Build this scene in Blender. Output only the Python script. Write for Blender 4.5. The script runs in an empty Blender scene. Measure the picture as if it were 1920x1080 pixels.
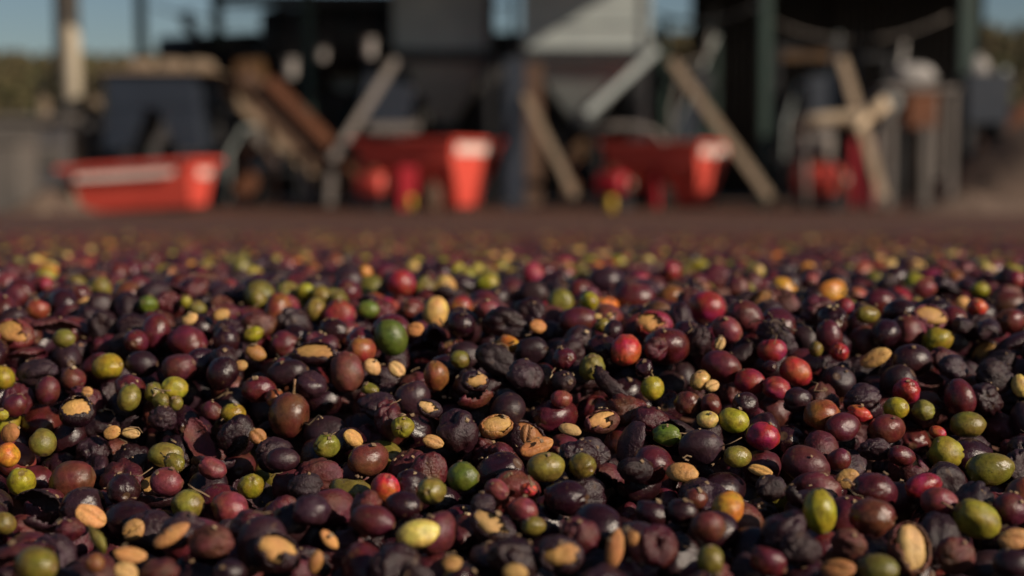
import bpy, bmesh, math, random
import numpy as np
from mathutils import Vector, Matrix, Quaternion

random.seed(7); rng = np.random.default_rng(7)
R = math.radians
scene = bpy.context.scene
C = scene.collection

# ------------------------------------------------------------------ camera, sky, sun, exposure
F = 2600.0                       # focal length in photo pixels (1920 wide)
H = 0.34                         # lens height over the patio
PITCH = math.atan(230 / F)
cam_d = bpy.data.cameras.new('camera'); cam = bpy.data.objects.new('camera', cam_d); C.objects.link(cam)
cam_d.sensor_width = 36; cam_d.lens = F / 1920 * 36
cam_d.clip_start = 0.02; cam_d.clip_end = 5000
cam.location = (0, 0, H); cam.rotation_euler = (math.pi / 2 - PITCH, 0, 0)
cam_d.dof.use_dof = True; cam_d.dof.focus_distance = 0.475; cam_d.dof.aperture_fstop = 6.7
scene.camera = cam

SUN_AZ, SUN_EL = R(124), R(25)   # azimuth from +Y towards +X
world = bpy.data.worlds.new('World'); scene.world = world; world.use_nodes = True
wn = world.node_tree.nodes; wl = world.node_tree.links
sky = wn.new('ShaderNodeTexSky'); sky.sky_type = 'NISHITA'; sky.sun_disc = False
sky.sun_elevation = SUN_EL; sky.sun_rotation = SUN_AZ; sky.air_density = 1.0; sky.dust_density = 0.6; sky.ozone_density = 2.0
wl.new(sky.outputs[0], wn['Background'].inputs[0]); wn['Background'].inputs[1].default_value = 0.05
sd = bpy.data.lights.new('sun', 'SUN'); so = bpy.data.objects.new('sun', sd); C.objects.link(so)
sd.energy = 5.0; sd.angle = R(0.5); sd.color = (1.0, 0.85, 0.68)
sv = Vector((math.sin(SUN_AZ) * math.cos(SUN_EL), math.cos(SUN_AZ) * math.cos(SUN_EL), math.sin(SUN_EL)))
so.rotation_euler = sv.to_track_quat('Z', 'Y').to_euler(); so.location = (6, -4, 6)
scene.view_settings.view_transform = 'Standard'; scene.view_settings.look = 'None'
scene.view_settings.exposure = 0.0; scene.view_settings.gamma = 1.0
scene.render.engine = 'CYCLES'; scene.cycles.use_denoising = True; scene.cycles.max_bounces = 6
scene.cycles.use_adaptive_sampling = True

# ------------------------------------------------------------------ helpers
cp, sp = math.cos(PITCH), math.sin(PITCH)
FWD = np.array([0, cp, -sp]); UP = np.array([0, sp, cp]); RIGHT = np.array([1.0, 0, 0])
def P(px, py, Y):                # photo pixel + distance along the ground -> point
    d = FWD + (px - 960) / F * RIGHT + (540 - py) / F * UP
    t = Y / d[1]
    return Vector((d[0] * t, Y, H + d[2] * t))
def project(p):
    q = np.asarray(p, float) - np.array([0, 0, H])
    dep = q @ FWD
    return 960 + F * (q @ RIGHT) / dep, 540 - F * (q @ UP) / dep, dep

def tag(o, label=None, cat=None, group=None, kind=None):
    if label: o['label'] = label
    if cat: o['category'] = cat
    if group: o['group'] = group
    if kind: o['kind'] = kind
    return o
def empty(name, loc=(0, 0, 0), rot=(0, 0, 0)):
    o = bpy.data.objects.new(name, None); C.objects.link(o); o.location = loc; o.rotation_euler = rot
    o.empty_display_size = 0.05
    return o
def copy_tree(o, parent=None):
    c = o.copy(); C.objects.link(c); c.parent = parent
    for ch in list(o.children): copy_tree(ch, c)
    return c

class MB:
    def __init__(s): s.v = []; s.f = []; s.sm = []
    def add(s, vs, fs, smooth=False):
        b = len(s.v); s.v += [tuple(v) for v in vs]; s.f += [tuple(b + i for i in f) for f in fs]; s.sm += [smooth] * len(fs)
        return s
    def hexa(s, p):              # eight corners: bottom ring then top ring
        return s.add(p, [(3, 2, 1, 0), (4, 5, 6, 7), (0, 1, 5, 4), (1, 2, 6, 5), (2, 3, 7, 6), (3, 0, 4, 7)])
    def box(s, c, d, rot=None):
        x, y, z = d[0] / 2, d[1] / 2, d[2] / 2
        p = [Vector(q) for q in ((-x, -y, -z), (x, -y, -z), (x, y, -z), (-x, y, -z), (-x, -y, z), (x, -y, z), (x, y, z), (-x, y, z))]
        if rot is not None:
            m = rot if isinstance(rot, Matrix) else Matrix.Rotation(rot, 3, 'Z')
            p = [m @ q for q in p]
        c = Vector(c); return s.hexa([c + q for q in p])
    def frustum(s, c0, d0, c1, d1):
        return s.hexa([(c0[0] + a * d0[0] / 2, c0[1] + b * d0[1] / 2, c0[2]) for a, b in ((-1, -1), (1, -1), (1, 1), (-1, 1))] +
                      [(c1[0] + a * d1[0] / 2, c1[1] + b * d1[1] / 2, c1[2]) for a, b in ((-1, -1), (1, -1), (1, 1), (-1, 1))])
    def shell(s, c0, d0, c1, d1, t, bottom=True):    # open-topped frustum with wall thickness
        q = ((-1, -1), (1, -1), (1, 1), (-1, 1))
        rb = lambda c, d, o: [(c[0] + a * (d[0] / 2 - o), c[1] + b * (d[1] / 2 - o), c[2]) for a, b in q]
        ci = (c0[0], c0[1], c0[2] + (t if bottom else 0))
        v = rb(c0, d0, 0) + rb(c1, d1, 0) + rb(ci, d0, t) + rb(c1, d1, t)
        f = []
        for i in range(4):
            j = (i + 1) % 4
            f += [(i, j, 4 + j, 4 + i), (8 + j, 8 + i, 12 + i, 12 + j), (4 + i, 4 + j, 12 + j, 12 + i)]
            if not bottom: f.append((j, i, 8 + i, 8 + j))
        if bottom: f += [(3, 2, 1, 0), (8, 9, 10, 11)]
        return s.add(v, f)
    def tube(s, pts, r, n=8, cap=True):
        pts = [Vector(p) for p in pts]; rs = r if isinstance(r, (list, tuple)) else [r] * len(pts)
        vs = []; fs = []
        for i, p in enumerate(pts):
            t = (pts[min(i + 1, len(pts) - 1)] - pts[max(i - 1, 0)]).normalized()
            a = t.orthogonal().normalized() if i == 0 else (a - t * a.dot(t)).normalized()
            b = t.cross(a)
            for k in range(n):
                th = 2 * math.pi * k / n
                vs.append(p + (a * math.cos(th) + b * math.sin(th)) * rs[i])
        for i in range(len(pts) - 1):
            for k in range(n):
                k2 = (k + 1) % n
                fs.append((i * n + k, i * n + k2, (i + 1) * n + k2, (i + 1) * n + k))
        s.add(vs, fs, True)
        if cap:
            b = len(s.v) - len(vs)
            s.f += [tuple(b + k for k in reversed(range(n))), tuple(b + (len(pts) - 1) * n + k for k in range(n))]; s.sm += [False] * 2
        return s
    def lathe(s, c, prof, n=24):
        vs = []; fs = []
        for r, z in prof:
            for k in range(n):
                th = 2 * math.pi * k / n; vs.append((c[0] + r * math.cos(th), c[1] + r * math.sin(th), c[2] + z))
        for i in range(len(prof) - 1):
            for k in range(n):
                k2 = (k + 1) % n; fs.append((i * n + k, i * n + k2, (i + 1) * n + k2, (i + 1) * n + k))
        s.add(vs, fs, True); b = len(s.v) - len(vs)
        s.f += [tuple(b + k for k in reversed(range(n))), tuple(b + (len(prof) - 1) * n + k for k in range(n))]; s.sm += [False] * 2
        return s
    def build(s, name, mat, parent=None, bevel=0.0):
        me = bpy.data.meshes.new(name); me.from_pydata(s.v, [], s.f); me.update()
        me.polygons.foreach_set('use_smooth', s.sm)
        me.materials.append(mat)
        o = bpy.data.objects.new(name, me); C.objects.link(o); o.parent = parent
        if bevel:
            b = o.modifiers.new('bevel', 'BEVEL'); b.width = bevel; b.segments = 2; b.limit_method = 'ANGLE'
        return o

# ------------------------------------------------------------------ materials
def nodes(name):
    m = bpy.data.materials.new(name); m.use_nodes = True
    t = m.node_tree; return m, t.nodes, t.links, t.nodes['Principled BSDF']
def N(n, t, **k):
    x = n.new(t)
    for a, b in k.items(): setattr(x, a, b)
    return x
def mixc(n, l, fac, a, b, blend='MIX'):
    x = n.new('ShaderNodeMix'); x.data_type = 'RGBA'; x.blend_type = blend
    for s, v in ((x.inputs[0], fac), (x.inputs[6], a), (x.inputs[7], b)):
        if isinstance(v, bpy.types.NodeSocket): l.new(v, s)
        elif isinstance(v, (int, float)): s.default_value = v
        else: s.default_value = (*v, 1)
    return x.outputs[2]
def ramp(n, l, src, p0, p1, c0=(0, 0, 0), c1=(1, 1, 1)):
    x = n.new('ShaderNodeValToRGB'); e = x.color_ramp.elements
    e[0].position, e[1].position = p0, p1; e[0].color = (*c0, 1); e[1].color = (*c1, 1)
    l.new(src, x.inputs[0]); return x.outputs[0]

def surf(name, col, col2, rough=0.6, metal=0.0, scale=6.0, wear=None, wear_amt=0.62, bump=0.2, stretch=None):
    m, n, l, b = nodes(name)
    tc = N(n, 'ShaderNodeTexCoord'); src = tc.outputs['Object']
    if stretch:
        mp = N(n, 'ShaderNodeMapping'); mp.inputs['Scale'].default_value = stretch; l.new(src, mp.inputs[0]); src = mp.outputs[0]
    a = N(n, 'ShaderNodeTexNoise'); a.inputs['Scale'].default_value = scale; a.inputs['Detail'].default_value = 6; l.new(src, a.inputs[0])
    c = mixc(n, l, ramp(n, l, a.outputs[0], 0.3, 0.7), col, col2)
    f = N(n, 'ShaderNodeTexNoise'); f.inputs['Scale'].default_value = scale * 5; f.inputs['Detail'].default_value = 8; l.new(src, f.inputs[0])
    if wear:
        c = mixc(n, l, ramp(n, l, f.outputs[0], wear_amt, wear_amt + 0.06), c, wear)
    l.new(c, b.inputs['Base Color'])
    l.new(ramp(n, l, f.outputs[0], 0.2, 0.8, (rough * 0.8,) * 3, (min(1, rough * 1.2),) * 3), b.inputs['Roughness'])
    b.inputs['Metallic'].default_value = metal
    bp = N(n, 'ShaderNodeBump'); bp.inputs['Strength'].default_value = bump; bp.inputs['Distance'].default_value = 0.01
    l.new(f.outputs[0], bp.inputs['Height']); l.new(bp.outputs[0], b.inputs['Normal'])
    return m

RED = surf('red_paint', (0.68, 0.090, 0.062), (0.58, 0.070, 0.050), 0.45, 0, 3, (0.20, 0.05, 0.03), 0.66, 0.08)
CRIMSON = surf('crimson_paint', (0.42, 0.018, 0.030), (0.33, 0.014, 0.022), 0.45, 0, 4, (0.14, 0.05, 0.03), 0.66, 0.08)
WHITE = surf('white_lettered_plate', (0.78, 0.66, 0.60), (0.70, 0.56, 0.50), 0.5, 0, 9, (0.66, 0.25, 0.19), 0.58, 0.05)
STEEL = surf('galvanised_sheet', (0.36, 0.40, 0.39), (0.29, 0.325, 0.325), 0.5, 0.15, 4, (0.22, 0.19, 0.15), 0.68, 0.1)
DARKSTEEL = surf('dark_steel', (0.030, 0.032, 0.036), (0.018, 0.018, 0.021), 0.5, 0.2, 5, (0.07, 0.04, 0.025), 0.66, 0.1)
BLACK = surf('shade_black_sheet', (0.012, 0.012, 0.013), (0.020, 0.017, 0.016), 0.7, 0, 3, (0.035, 0.025, 0.02), 0.68, 0.1)  # near-black colour carries the shade of the shed interior
GREEN = surf('green_post_paint', (0.022, 0.048, 0.038), (0.017, 0.036, 0.030), 0.5, 0, 5, (0.08, 0.06, 0.04), 0.66, 0.1)
WOOD = surf('weathered_plank', (0.34, 0.255, 0.175), (0.25, 0.18, 0.12), 0.8, 0, 5, (0.14, 0.10, 0.07), 0.62, 0.4, (14, 14, 1))
GREYWOOD = surf('grey_plank', (0.20, 0.175, 0.16), (0.13, 0.115, 0.105), 0.85, 0, 5, (0.08, 0.065, 0.055), 0.62, 0.4, (14, 14, 1))
BROWNWOOD = surf('brown_plank', (0.115, 0.062, 0.036), (0.07, 0.038, 0.024), 0.8, 0, 5, (0.05, 0.03, 0.02), 0.62, 0.4, (10, 10, 1))
OCHRE = surf('ochre_paint', (0.095, 0.044, 0.010), (0.06, 0.029, 0.009), 0.6, 0, 5, (0.07, 0.04, 0.02), 0.62, 0.2)
PALEWOOD = surf('peeled_timber', (0.62, 0.49, 0.34), (0.50, 0.37, 0.24), 0.7, 0, 6, (0.30, 0.20, 0.12), 0.64, 0.3)
POLE = surf('pale_pole_concrete', (0.56, 0.49, 0.37), (0.47, 0.41, 0.32), 0.8, 0, 4, (0.30, 0.25, 0.2), 0.64, 0.2)
CONCRETE = surf('concrete_block', (0.12, 0.105, 0.093), (0.08, 0.072, 0.066), 0.9, 0, 4, (0.10, 0.09, 0.08), 0.62, 0.4)
DARKWALL = surf('dark_concrete', (0.085, 0.080, 0.085), (0.055, 0.052, 0.055), 0.9, 0, 3, (0.12, 0.11, 0.1), 0.66, 0.4)  # darker mottled tone than the block concrete
BLUE = surf('slate_blue_paint', (0.016, 0.024, 0.040), (0.012, 0.018, 0.030), 0.55, 0, 4, (0.10, 0.08, 0.06), 0.66, 0.1)
SACK = surf('jute_sack', (0.27, 0.205, 0.145), (0.20, 0.145, 0.10), 0.95, 0, 9, (0.20, 0.15, 0.1), 0.62, 0.6)
JUG = surf('pale_plastic', (0.34, 0.32, 0.30), (0.26, 0.245, 0.24), 0.5, 0, 6, (0.28, 0.24, 0.22), 0.64, 0.1)
RUST = surf('rusty_iron', (0.17, 0.062, 0.026), (0.10, 0.038, 0.020), 0.85, 0.1, 7, (0.07, 0.035, 0.02), 0.6, 0.4)
EARTH = surf('earth', (0.15, 0.085, 0.055), (0.105, 0.06, 0.042), 0.95, 0, 0.8, (0.20, 0.13, 0.08), 0.6, 0.5)
HEAPM = surf('dried_husk_heap', (0.16, 0.105, 0.075), (0.10, 0.066, 0.05), 0.95, 0, 3, (0.20, 0.15, 0.1), 0.6, 0.7)
VEG = surf('far_foliage', (0.042, 0.040, 0.010), (0.058, 0.034, 0.011), 0.9, 0, 0.12, (0.045, 0.05, 0.014), 0.56, 0.4)
FIELD = surf('dry_field', (0.09, 0.060, 0.02), (0.06, 0.048, 0.015), 0.95, 0, 0.05, (0.09, 0.08, 0.03), 0.58, 0.3)

def fruit_mat(name, rough, bump, scar, speck, mott, tips=True, bscale=7.0, hue=1.0):
    m, n, l, b = nodes(name)
    oi = N(n, 'ShaderNodeObjectInfo')
    ac = N(n, 'ShaderNodeAttribute', attribute_name='col'); al = N(n, 'ShaderNodeAttribute', attribute_name='lc'); ax = N(n, 'ShaderNodeAttribute', attribute_name='ax')
    base = mixc(n, l, 1.0, oi.outputs['Color'], ac.outputs['Color'], 'MULTIPLY')
    off = N(n, 'ShaderNodeVectorMath', operation='MULTIPLY_ADD')
    cmb = N(n, 'ShaderNodeCombineXYZ')
    for i in range(3): l.new(oi.outputs['Random'], cmb.inputs[i])
    l.new(cmb.outputs[0], off.inputs[0]); off.inputs[1].default_value = (91, 57, 73); l.new(al.outputs['Vector'], off.inputs[2])
    co = off.outputs[0]
    def noise(s, d=4, r=0.55):
        x = N(n, 'ShaderNodeTexNoise'); x.inputs['Scale'].default_value = s; x.inputs['Detail'].default_value = d; x.inputs['Roughness'].default_value = r
        l.new(co, x.inputs[0]); return x.outputs[0]
    n1 = noise(0.8, 2); n2 = noise(2.3, 5, 0.6); n3 = noise(bscale, 6, 0.65)
    hs = N(n, 'ShaderNodeHueSaturation'); l.new(base, hs.inputs['Color'])
    mr = N(n, 'ShaderNodeMapRange'); l.new(n1, mr.inputs[0]); mr.inputs[1].default_value = 0.3; mr.inputs[2].default_value = 0.7
    mr.inputs[3].default_value = 0.5 - 0.035 * hue; mr.inputs[4].default_value = 0.5 + 0.024 * hue; l.new(mr.outputs[0], hs.inputs['Hue'])
    mv = N(n, 'ShaderNodeMapRange'); l.new(n2, mv.inputs[0]); mv.inputs[1].default_value = 0.3; mv.inputs[2].default_value = 0.7
    mv.inputs[3].default_value = 1 - mott; mv.inputs[4].default_value = 1 + mott * 0.6; l.new(mv.outputs[0], hs.inputs['Value'])
    c = hs.outputs[0]
    if scar < 1: # brown rubbed patches
        c = mixc(n, l, ramp(n, l, noise(1.9, 7, 0.7), scar, scar + 0.05), c, mixc(n, l, 0.55, c, (0.10, 0.052, 0.028)))
    c = mixc(n, l, ramp(n, l, noise(5.5, 3, 0.6), 0.68, 0.72), c, mixc(n, l, 0.75, c, (0.018, 0.010, 0.008)))   # dark pits
    vo = N(n, 'ShaderNodeTexVoronoi'); vo.inputs['Scale'].default_value = 3.6; l.new(co, vo.inputs[0])
    c = mixc(n, l, ramp(n, l, vo.outputs['Distance'], speck, speck + 0.03, (0.55,) * 3, (0, 0, 0)), c, (0.34, 0.24, 0.17))  # dust grains
    if tips:
        c = mixc(n, l, ramp(n, l, ax.outputs['Fac'], 0.955, 0.975), c, mixc(n, l, 0.6, c, (0.13, 0.075, 0.04)))
    l.new(c, b.inputs['Base Color'])
    rv = ramp(n, l, n3, 0.3, 0.75, (rough * 0.72,) * 3, (min(1, rough * 1.35),) * 3)
    rm = N(n, 'ShaderNodeMath', operation='MULTIPLY_ADD'); sq = N(n, 'ShaderNodeMath', operation='POWER'); l.new(oi.outputs['Random'], sq.inputs[0]); sq.inputs[1].default_value = 2.2; l.new(sq.outputs[0], rm.inputs[0]); rm.inputs[1].default_value = 0.30
    l.new(rv, rm.inputs[2]); l.new(rm.outputs[0], b.inputs['Roughness'])
    bp = N(n, 'ShaderNodeBump'); bp.inputs['Strength'].default_value = bump; bp.inputs['Distance'].default_value = 0.0012
    l.new(n3, bp.inputs['Height'])
    bp2 = N(n, 'ShaderNodeBump'); bp2.inputs['Strength'].default_value = bump * 0.8; bp2.inputs['Distance'].default_value = 0.0025
    l.new(n2, bp2.inputs['Height']); l.new(bp.outputs[0], bp2.inputs['Normal']); l.new(bp2.outputs[0], b.inputs['Normal'])
    b.inputs['Specular IOR Level'].default_value = 0.5
    return m
SKIN = fruit_mat('cherry_skin', 0.24, 0.20, 0.60, 0.035, 0.45)
DRY = fruit_mat('dried_skin', 0.29, 0.45, 0.60, 0.05, 0.45, False, 9.0)
PARCH = fruit_mat('bean_parchment', 0.50, 0.32, 0.66, 0.01, 0.26, False, 6.0, 0.35)
FRUIT_MATS = [SKIN, DRY, PARCH]

# ------------------------------------------------------------------ the cherry bed: height of its top along the ground
prof = [(1080, .36), (960, .405), (800, .475), (600, .585), (554, .64), (526, .72)]
PD = [.10, .25] + [d for _, d in prof] + [.80, .90, 1.0, 1.3, 1.7, 2.3, 3.2, 4.5, 7, 9, 11, 13]
PZ = [P(960, 1080, .36).z - .05, P(960, 1080, .36).z - .020] + [P(960, y, d).z for y, d in prof] + [.2775, .2750, .2715, .2585, .240, .2135, .177, .131, .063, .016, -.006, -.02]
_k = [(rng.normal(size=2) * s, rng.uniform(0, 6.28)) for s in (9, 14, 20, 28, 40, 60)]
def zt(x, y):
    z = np.interp(y, PD, PZ)
    u = sum(np.sin(np.asarray(x) * k[0] + np.asarray(y) * k[1] + p) for k, p in _k)
    return z + 0.0026 * u * np.clip((0.95 - np.asarray(y)) / 0.35, 0.2, 1)

# ------------------------------------------------------------------ fruit templates (unit radius)
def sphere_grid(nu, nv):
    th = np.linspace(0, math.pi, nv + 1); th = th + 0.16 * np.sin(2 * th) * -1   # rings gather at the two tips
    v = [(0, 0, 1.0)]; 
    for i in range(1, nv):
        for k in range(nu):
            p = 2 * math.pi * (k + 0.5 * (i % 2)) / nu
            v.append((math.sin(th[i]) * math.cos(p), math.sin(th[i]) * math.sin(p), math.cos(th[i])))
    v.append((0, 0, -1.0)); f = []
    for k in range(nu): f.append((0, 1 + k, 1 + (k + 1) % nu))
    for i in range(nv - 2):
        a, b = 1 + i * nu, 1 + (i + 1) * nu
        for k in range(nu): f.append((a + k, b + k, b + (k + 1) % nu, a + (k + 1) % nu))
    a = 1 + (nv - 2) * nu
    for k in range(nu): f.append((a + k, len(v) - 1, a + (k + 1) % nu))
    return np.array(v), f
def wob(p, f, seed, n=7, st=(1, 1, 1)):
    g = np.random.default_rng(seed); o = 0
    for i in range(n):
        k = g.normal(size=3); k = k / np.linalg.norm(k) * f * g.uniform(.7, 1.4)
        o = o + np.sin((p * np.array(st)) @ k + g.uniform(0, 6.28))
    return o / n * 1.6
class T:                          # template: verts, faces, axis attribute
    def __init__(s, v, f, ax, mat, bean=None): s.v, s.f, s.ax, s.mat, s.bean = v, f, ax, mat, bean; s.mesh = None
def t_cherry(seed, nu, nv):
    d, f = sphere_grid(nu, nv); g = np.random.default_rng(seed)
    r = 1 + 0.03 * wob(d, 2.2, seed) + 0.012 * wob(d, 6, seed + 9)
    th = np.arccos(np.clip(d[:, 2], -1, 1)); tb = math.pi - th
    r += 0.045 * np.exp(-((th - .24) / .07) ** 2) - 0.09 * np.exp(-(th / .13) ** 2) - 0.07 * np.exp(-(tb / .2) ** 2)
    for _ in range(g.integers(1, 5)):            # soft dents
        q = g.normal(size=3); q /= np.linalg.norm(q); r -= g.uniform(.03, .17) * np.exp(-((1 - d @ q) / g.uniform(.05, .24)) ** 2)
    q = g.normal(size=3) * np.array([1, 1, .4]); q /= np.linalg.norm(q); h = g.uniform(.74, .95); dt = d @ q      # one side pressed flat
    r = np.where(dt > h, r * (h + .25 * (dt - h)) / np.maximum(dt, .1), r)
    pk = [0, .02, .04, .07, .11][seed % 5]           # some have begun to pucker
    r -= pk * (1 - np.clip(np.abs(wob(d, 7, seed + 31, 5, (1, 1, .45))) * 1.8, 0, 1)) ** 1.3
    v = d * r[:, None] * np.array([.97, g.uniform(.86, .96), g.uniform(1.05, 1.14)])
    return T(v, f, np.abs(d[:, 2]), 0)
def t_shrivel(seed, nu, nv):
    d, f = sphere_grid(nu, nv); g = np.random.default_rng(seed)
    r = 1 + 0.07 * wob(d, 2.6, seed)
    fold = np.abs(wob(d, 6.5, seed + 3, 5, (1, 1, .40))); r -= 0.15 * (1 - np.clip(fold * 1.7, 0, 1)) ** 1.4
    fold2 = np.abs(wob(d, 13, seed + 4, 5, (1, 1, .5))); r -= 0.045 * (1 - np.clip(fold2 * 2.0, 0, 1))
    for _ in range(g.integers(2, 5)):
        q = g.normal(size=3); q /= np.linalg.norm(q); r -= g.uniform(.12, .36) * np.exp(-((1 - d @ q) / g.uniform(.12, .34)) ** 2)
    v = d * r[:, None] * np.array([1.05, g.uniform(.80, 1.0), g.uniform(1.1, 1.3)])
    return T(v, f, np.zeros(len(v)), 1)
def t_bean(seed, nu, nv):
    d, f = sphere_grid(nu, nv)
    v = d * np.array([.78, 1, 1.18]); y = d[:, 1]
    v[:, 1] = np.where(y > 0, y * .44, y * .62)
    s = d[:, 0] + 0.10 * np.sin(d[:, 2] * 2.6)
    v[:, 1] -= np.where(y > 0, 0.34 * np.exp(-(s / .11) ** 2) * np.clip(1.25 - np.abs(d[:, 2]), 0, 1), 0)
    v *= (1 + 0.085 * wob(d, 3, seed) + 0.04 * wob(d, 8, seed + 1))[:, None]
    return T(v, f, np.zeros(len(v)), 2)
def shell_of(d, r_out, sc, f, keep, thick):
    n = len(d); vo = d * r_out[:, None] * sc; vi = d * (r_out - thick)[:, None] * sc
    V = np.vstack([vo, vi]); Fs = []; cnt = {}
    for fc in f:
        if not keep(d[list(fc)].mean(0)): continue
        Fs.append(fc); Fs.append(tuple(n + i for i in reversed(fc)))
        for a, b in zip(fc, fc[1:] + fc[:1]): cnt[(a, b)] = 1
    for (a, b) in list(cnt):
        if (b, a) not in cnt: Fs.append((b, a, n + a, n + b))
    used = sorted({i for fc in Fs for i in fc}); mp = {j: i for i, j in enumerate(used)}
    return V[used], [tuple(mp[i] for i in fc) for fc in Fs]
def t_split(seed, nu, nv):        # torn skin with the bean showing on +y
    d, f = sphere_grid(nu, nv); g = np.random.default_rng(seed)
    r = 1 + 0.08 * wob(d, 2.6, seed) - 0.06 * (1 - np.clip(np.abs(wob(d, 8, seed + 3, 5)) * 2, 0, 1))
    h = g.uniform(.50, .78); q = np.array([g.uniform(-.25, .25), 1, g.uniform(-.3, .3)]); q /= np.linalg.norm(q)
    edge = lambda c: (c / np.linalg.norm(c)) @ q < h + 0.36 * float(wob((c / np.linalg.norm(c))[None], 6, seed + 5)[0])
    sc = np.array([.98, .88, 1.12])
    v, ff = shell_of(d, r, sc, f, edge, .09)
    b = t_bean(seed + 50, max(nu // 2, 10), max(nv // 2, 7)); b.v = b.v * np.array([.84, .9, .82]) + np.array([0, .24, 0]) + q * .04
    return T(v, ff, np.zeros(len(v)), 1, b)
def t_flake(seed, nu, nv):        # curled scrap of dried skin
    d, f = sphere_grid(nu, nv); g = np.random.default_rng(seed); h = g.uniform(.15, .5)
    r = 1 + 0.16 * wob(d, 3, seed) - 0.05 * (1 - np.clip(np.abs(wob(d, 9, seed + 3, 5)) * 2, 0, 1))
    edge = lambda c: (c / np.linalg.norm(c))[1] < -h + 0.45 * float(wob((c / np.linalg.norm(c))[None], 4, seed + 5)[0])
    v, ff = shell_of(d, r, np.array([.9, g.uniform(.55, .9), 1.35]), f, edge, .07)
    return T(v, ff, np.zeros(len(v)), 1)
def bank(nc, nu, nv):
    return {'C': [t_cherry(100 + i, nu, nv) for i in range(nc)], 'S': [t_shrivel(200 + i, int(nu * 1.35), int(nv * 1.35)) for i in range(nc)],
            'B': [t_bean(300 + i, nu, nv) for i in range(5)], 'H': [t_split(400 + i, nu, nv) for i in range(6)], 'F': [t_flake(500 + i, nu, nv) for i in range(6)]}
HI = bank(15, 30, 20); LO = bank(10, 18, 12); FAR = bank(3, 7, 4)
def t_mesh(t, name):
    if t.mesh: return t.mesh
    me = bpy.data.meshes.new(name); me.from_pydata(t.v.tolist(), [], t.f); me.update()
    me.polygons.foreach_set('use_smooth', [True] * len(me.polygons)); me.materials.append(FRUIT_MATS[t.mat])
    a = me.attributes.new('col', 'FLOAT_COLOR', 'POINT'); a.data.foreach_set('color', np.ones(len(t.v) * 4))
    a = me.attributes.new('lc', 'FLOAT_VECTOR', 'POINT'); a.data.foreach_set('vector', t.v.ravel())
    a = me.attributes.new('ax', 'FLOAT', 'POINT'); a.data.foreach_set('value', t.ax)
    t.mesh = me; return me

PAL = {  # code: (albedo, words, kind name)
 'k': ((.0215, .0050, .0074), 'black plum', 'black_cherry'), 'p': ((.031, .0118, .0165), 'dusty plum grey', 'black_cherry'), 'm': ((.080, .0118, .0130), 'dark maroon', 'maroon_cherry'),
 'n': ((.108, .030, .017), 'chestnut brown', 'maroon_cherry'), 'r': ((.23, .018, .022), 'crimson red', 'red_cherry'), 's': ((.165, .034, .030), 'dull rose red', 'red_cherry'),
 'o': ((.42, .070, .026), 'orange red', 'orange_cherry'), 'b': ((.22, .066, .022), 'orange brown', 'orange_cherry'), 'a': ((.50, .21, .025), 'golden orange', 'orange_cherry'),
 'y': ((.52, .36, .095), 'pale yellow', 'yellow_cherry'), 'g': ((.265, .225, .017), 'lime green', 'green_cherry'), 'l': ((.165, .135, .022), 'olive green', 'green_cherry'),
 'd': ((.090, .115, .014), 'deep green', 'green_cherry'), 't': ((.48, .255, .075), 'tan', 'bean'), 'T': ((.58, .36, .125), 'pale straw', 'bean'), 'u': ((.36, .155, .045), 'rusty tan', 'bean')}

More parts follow.
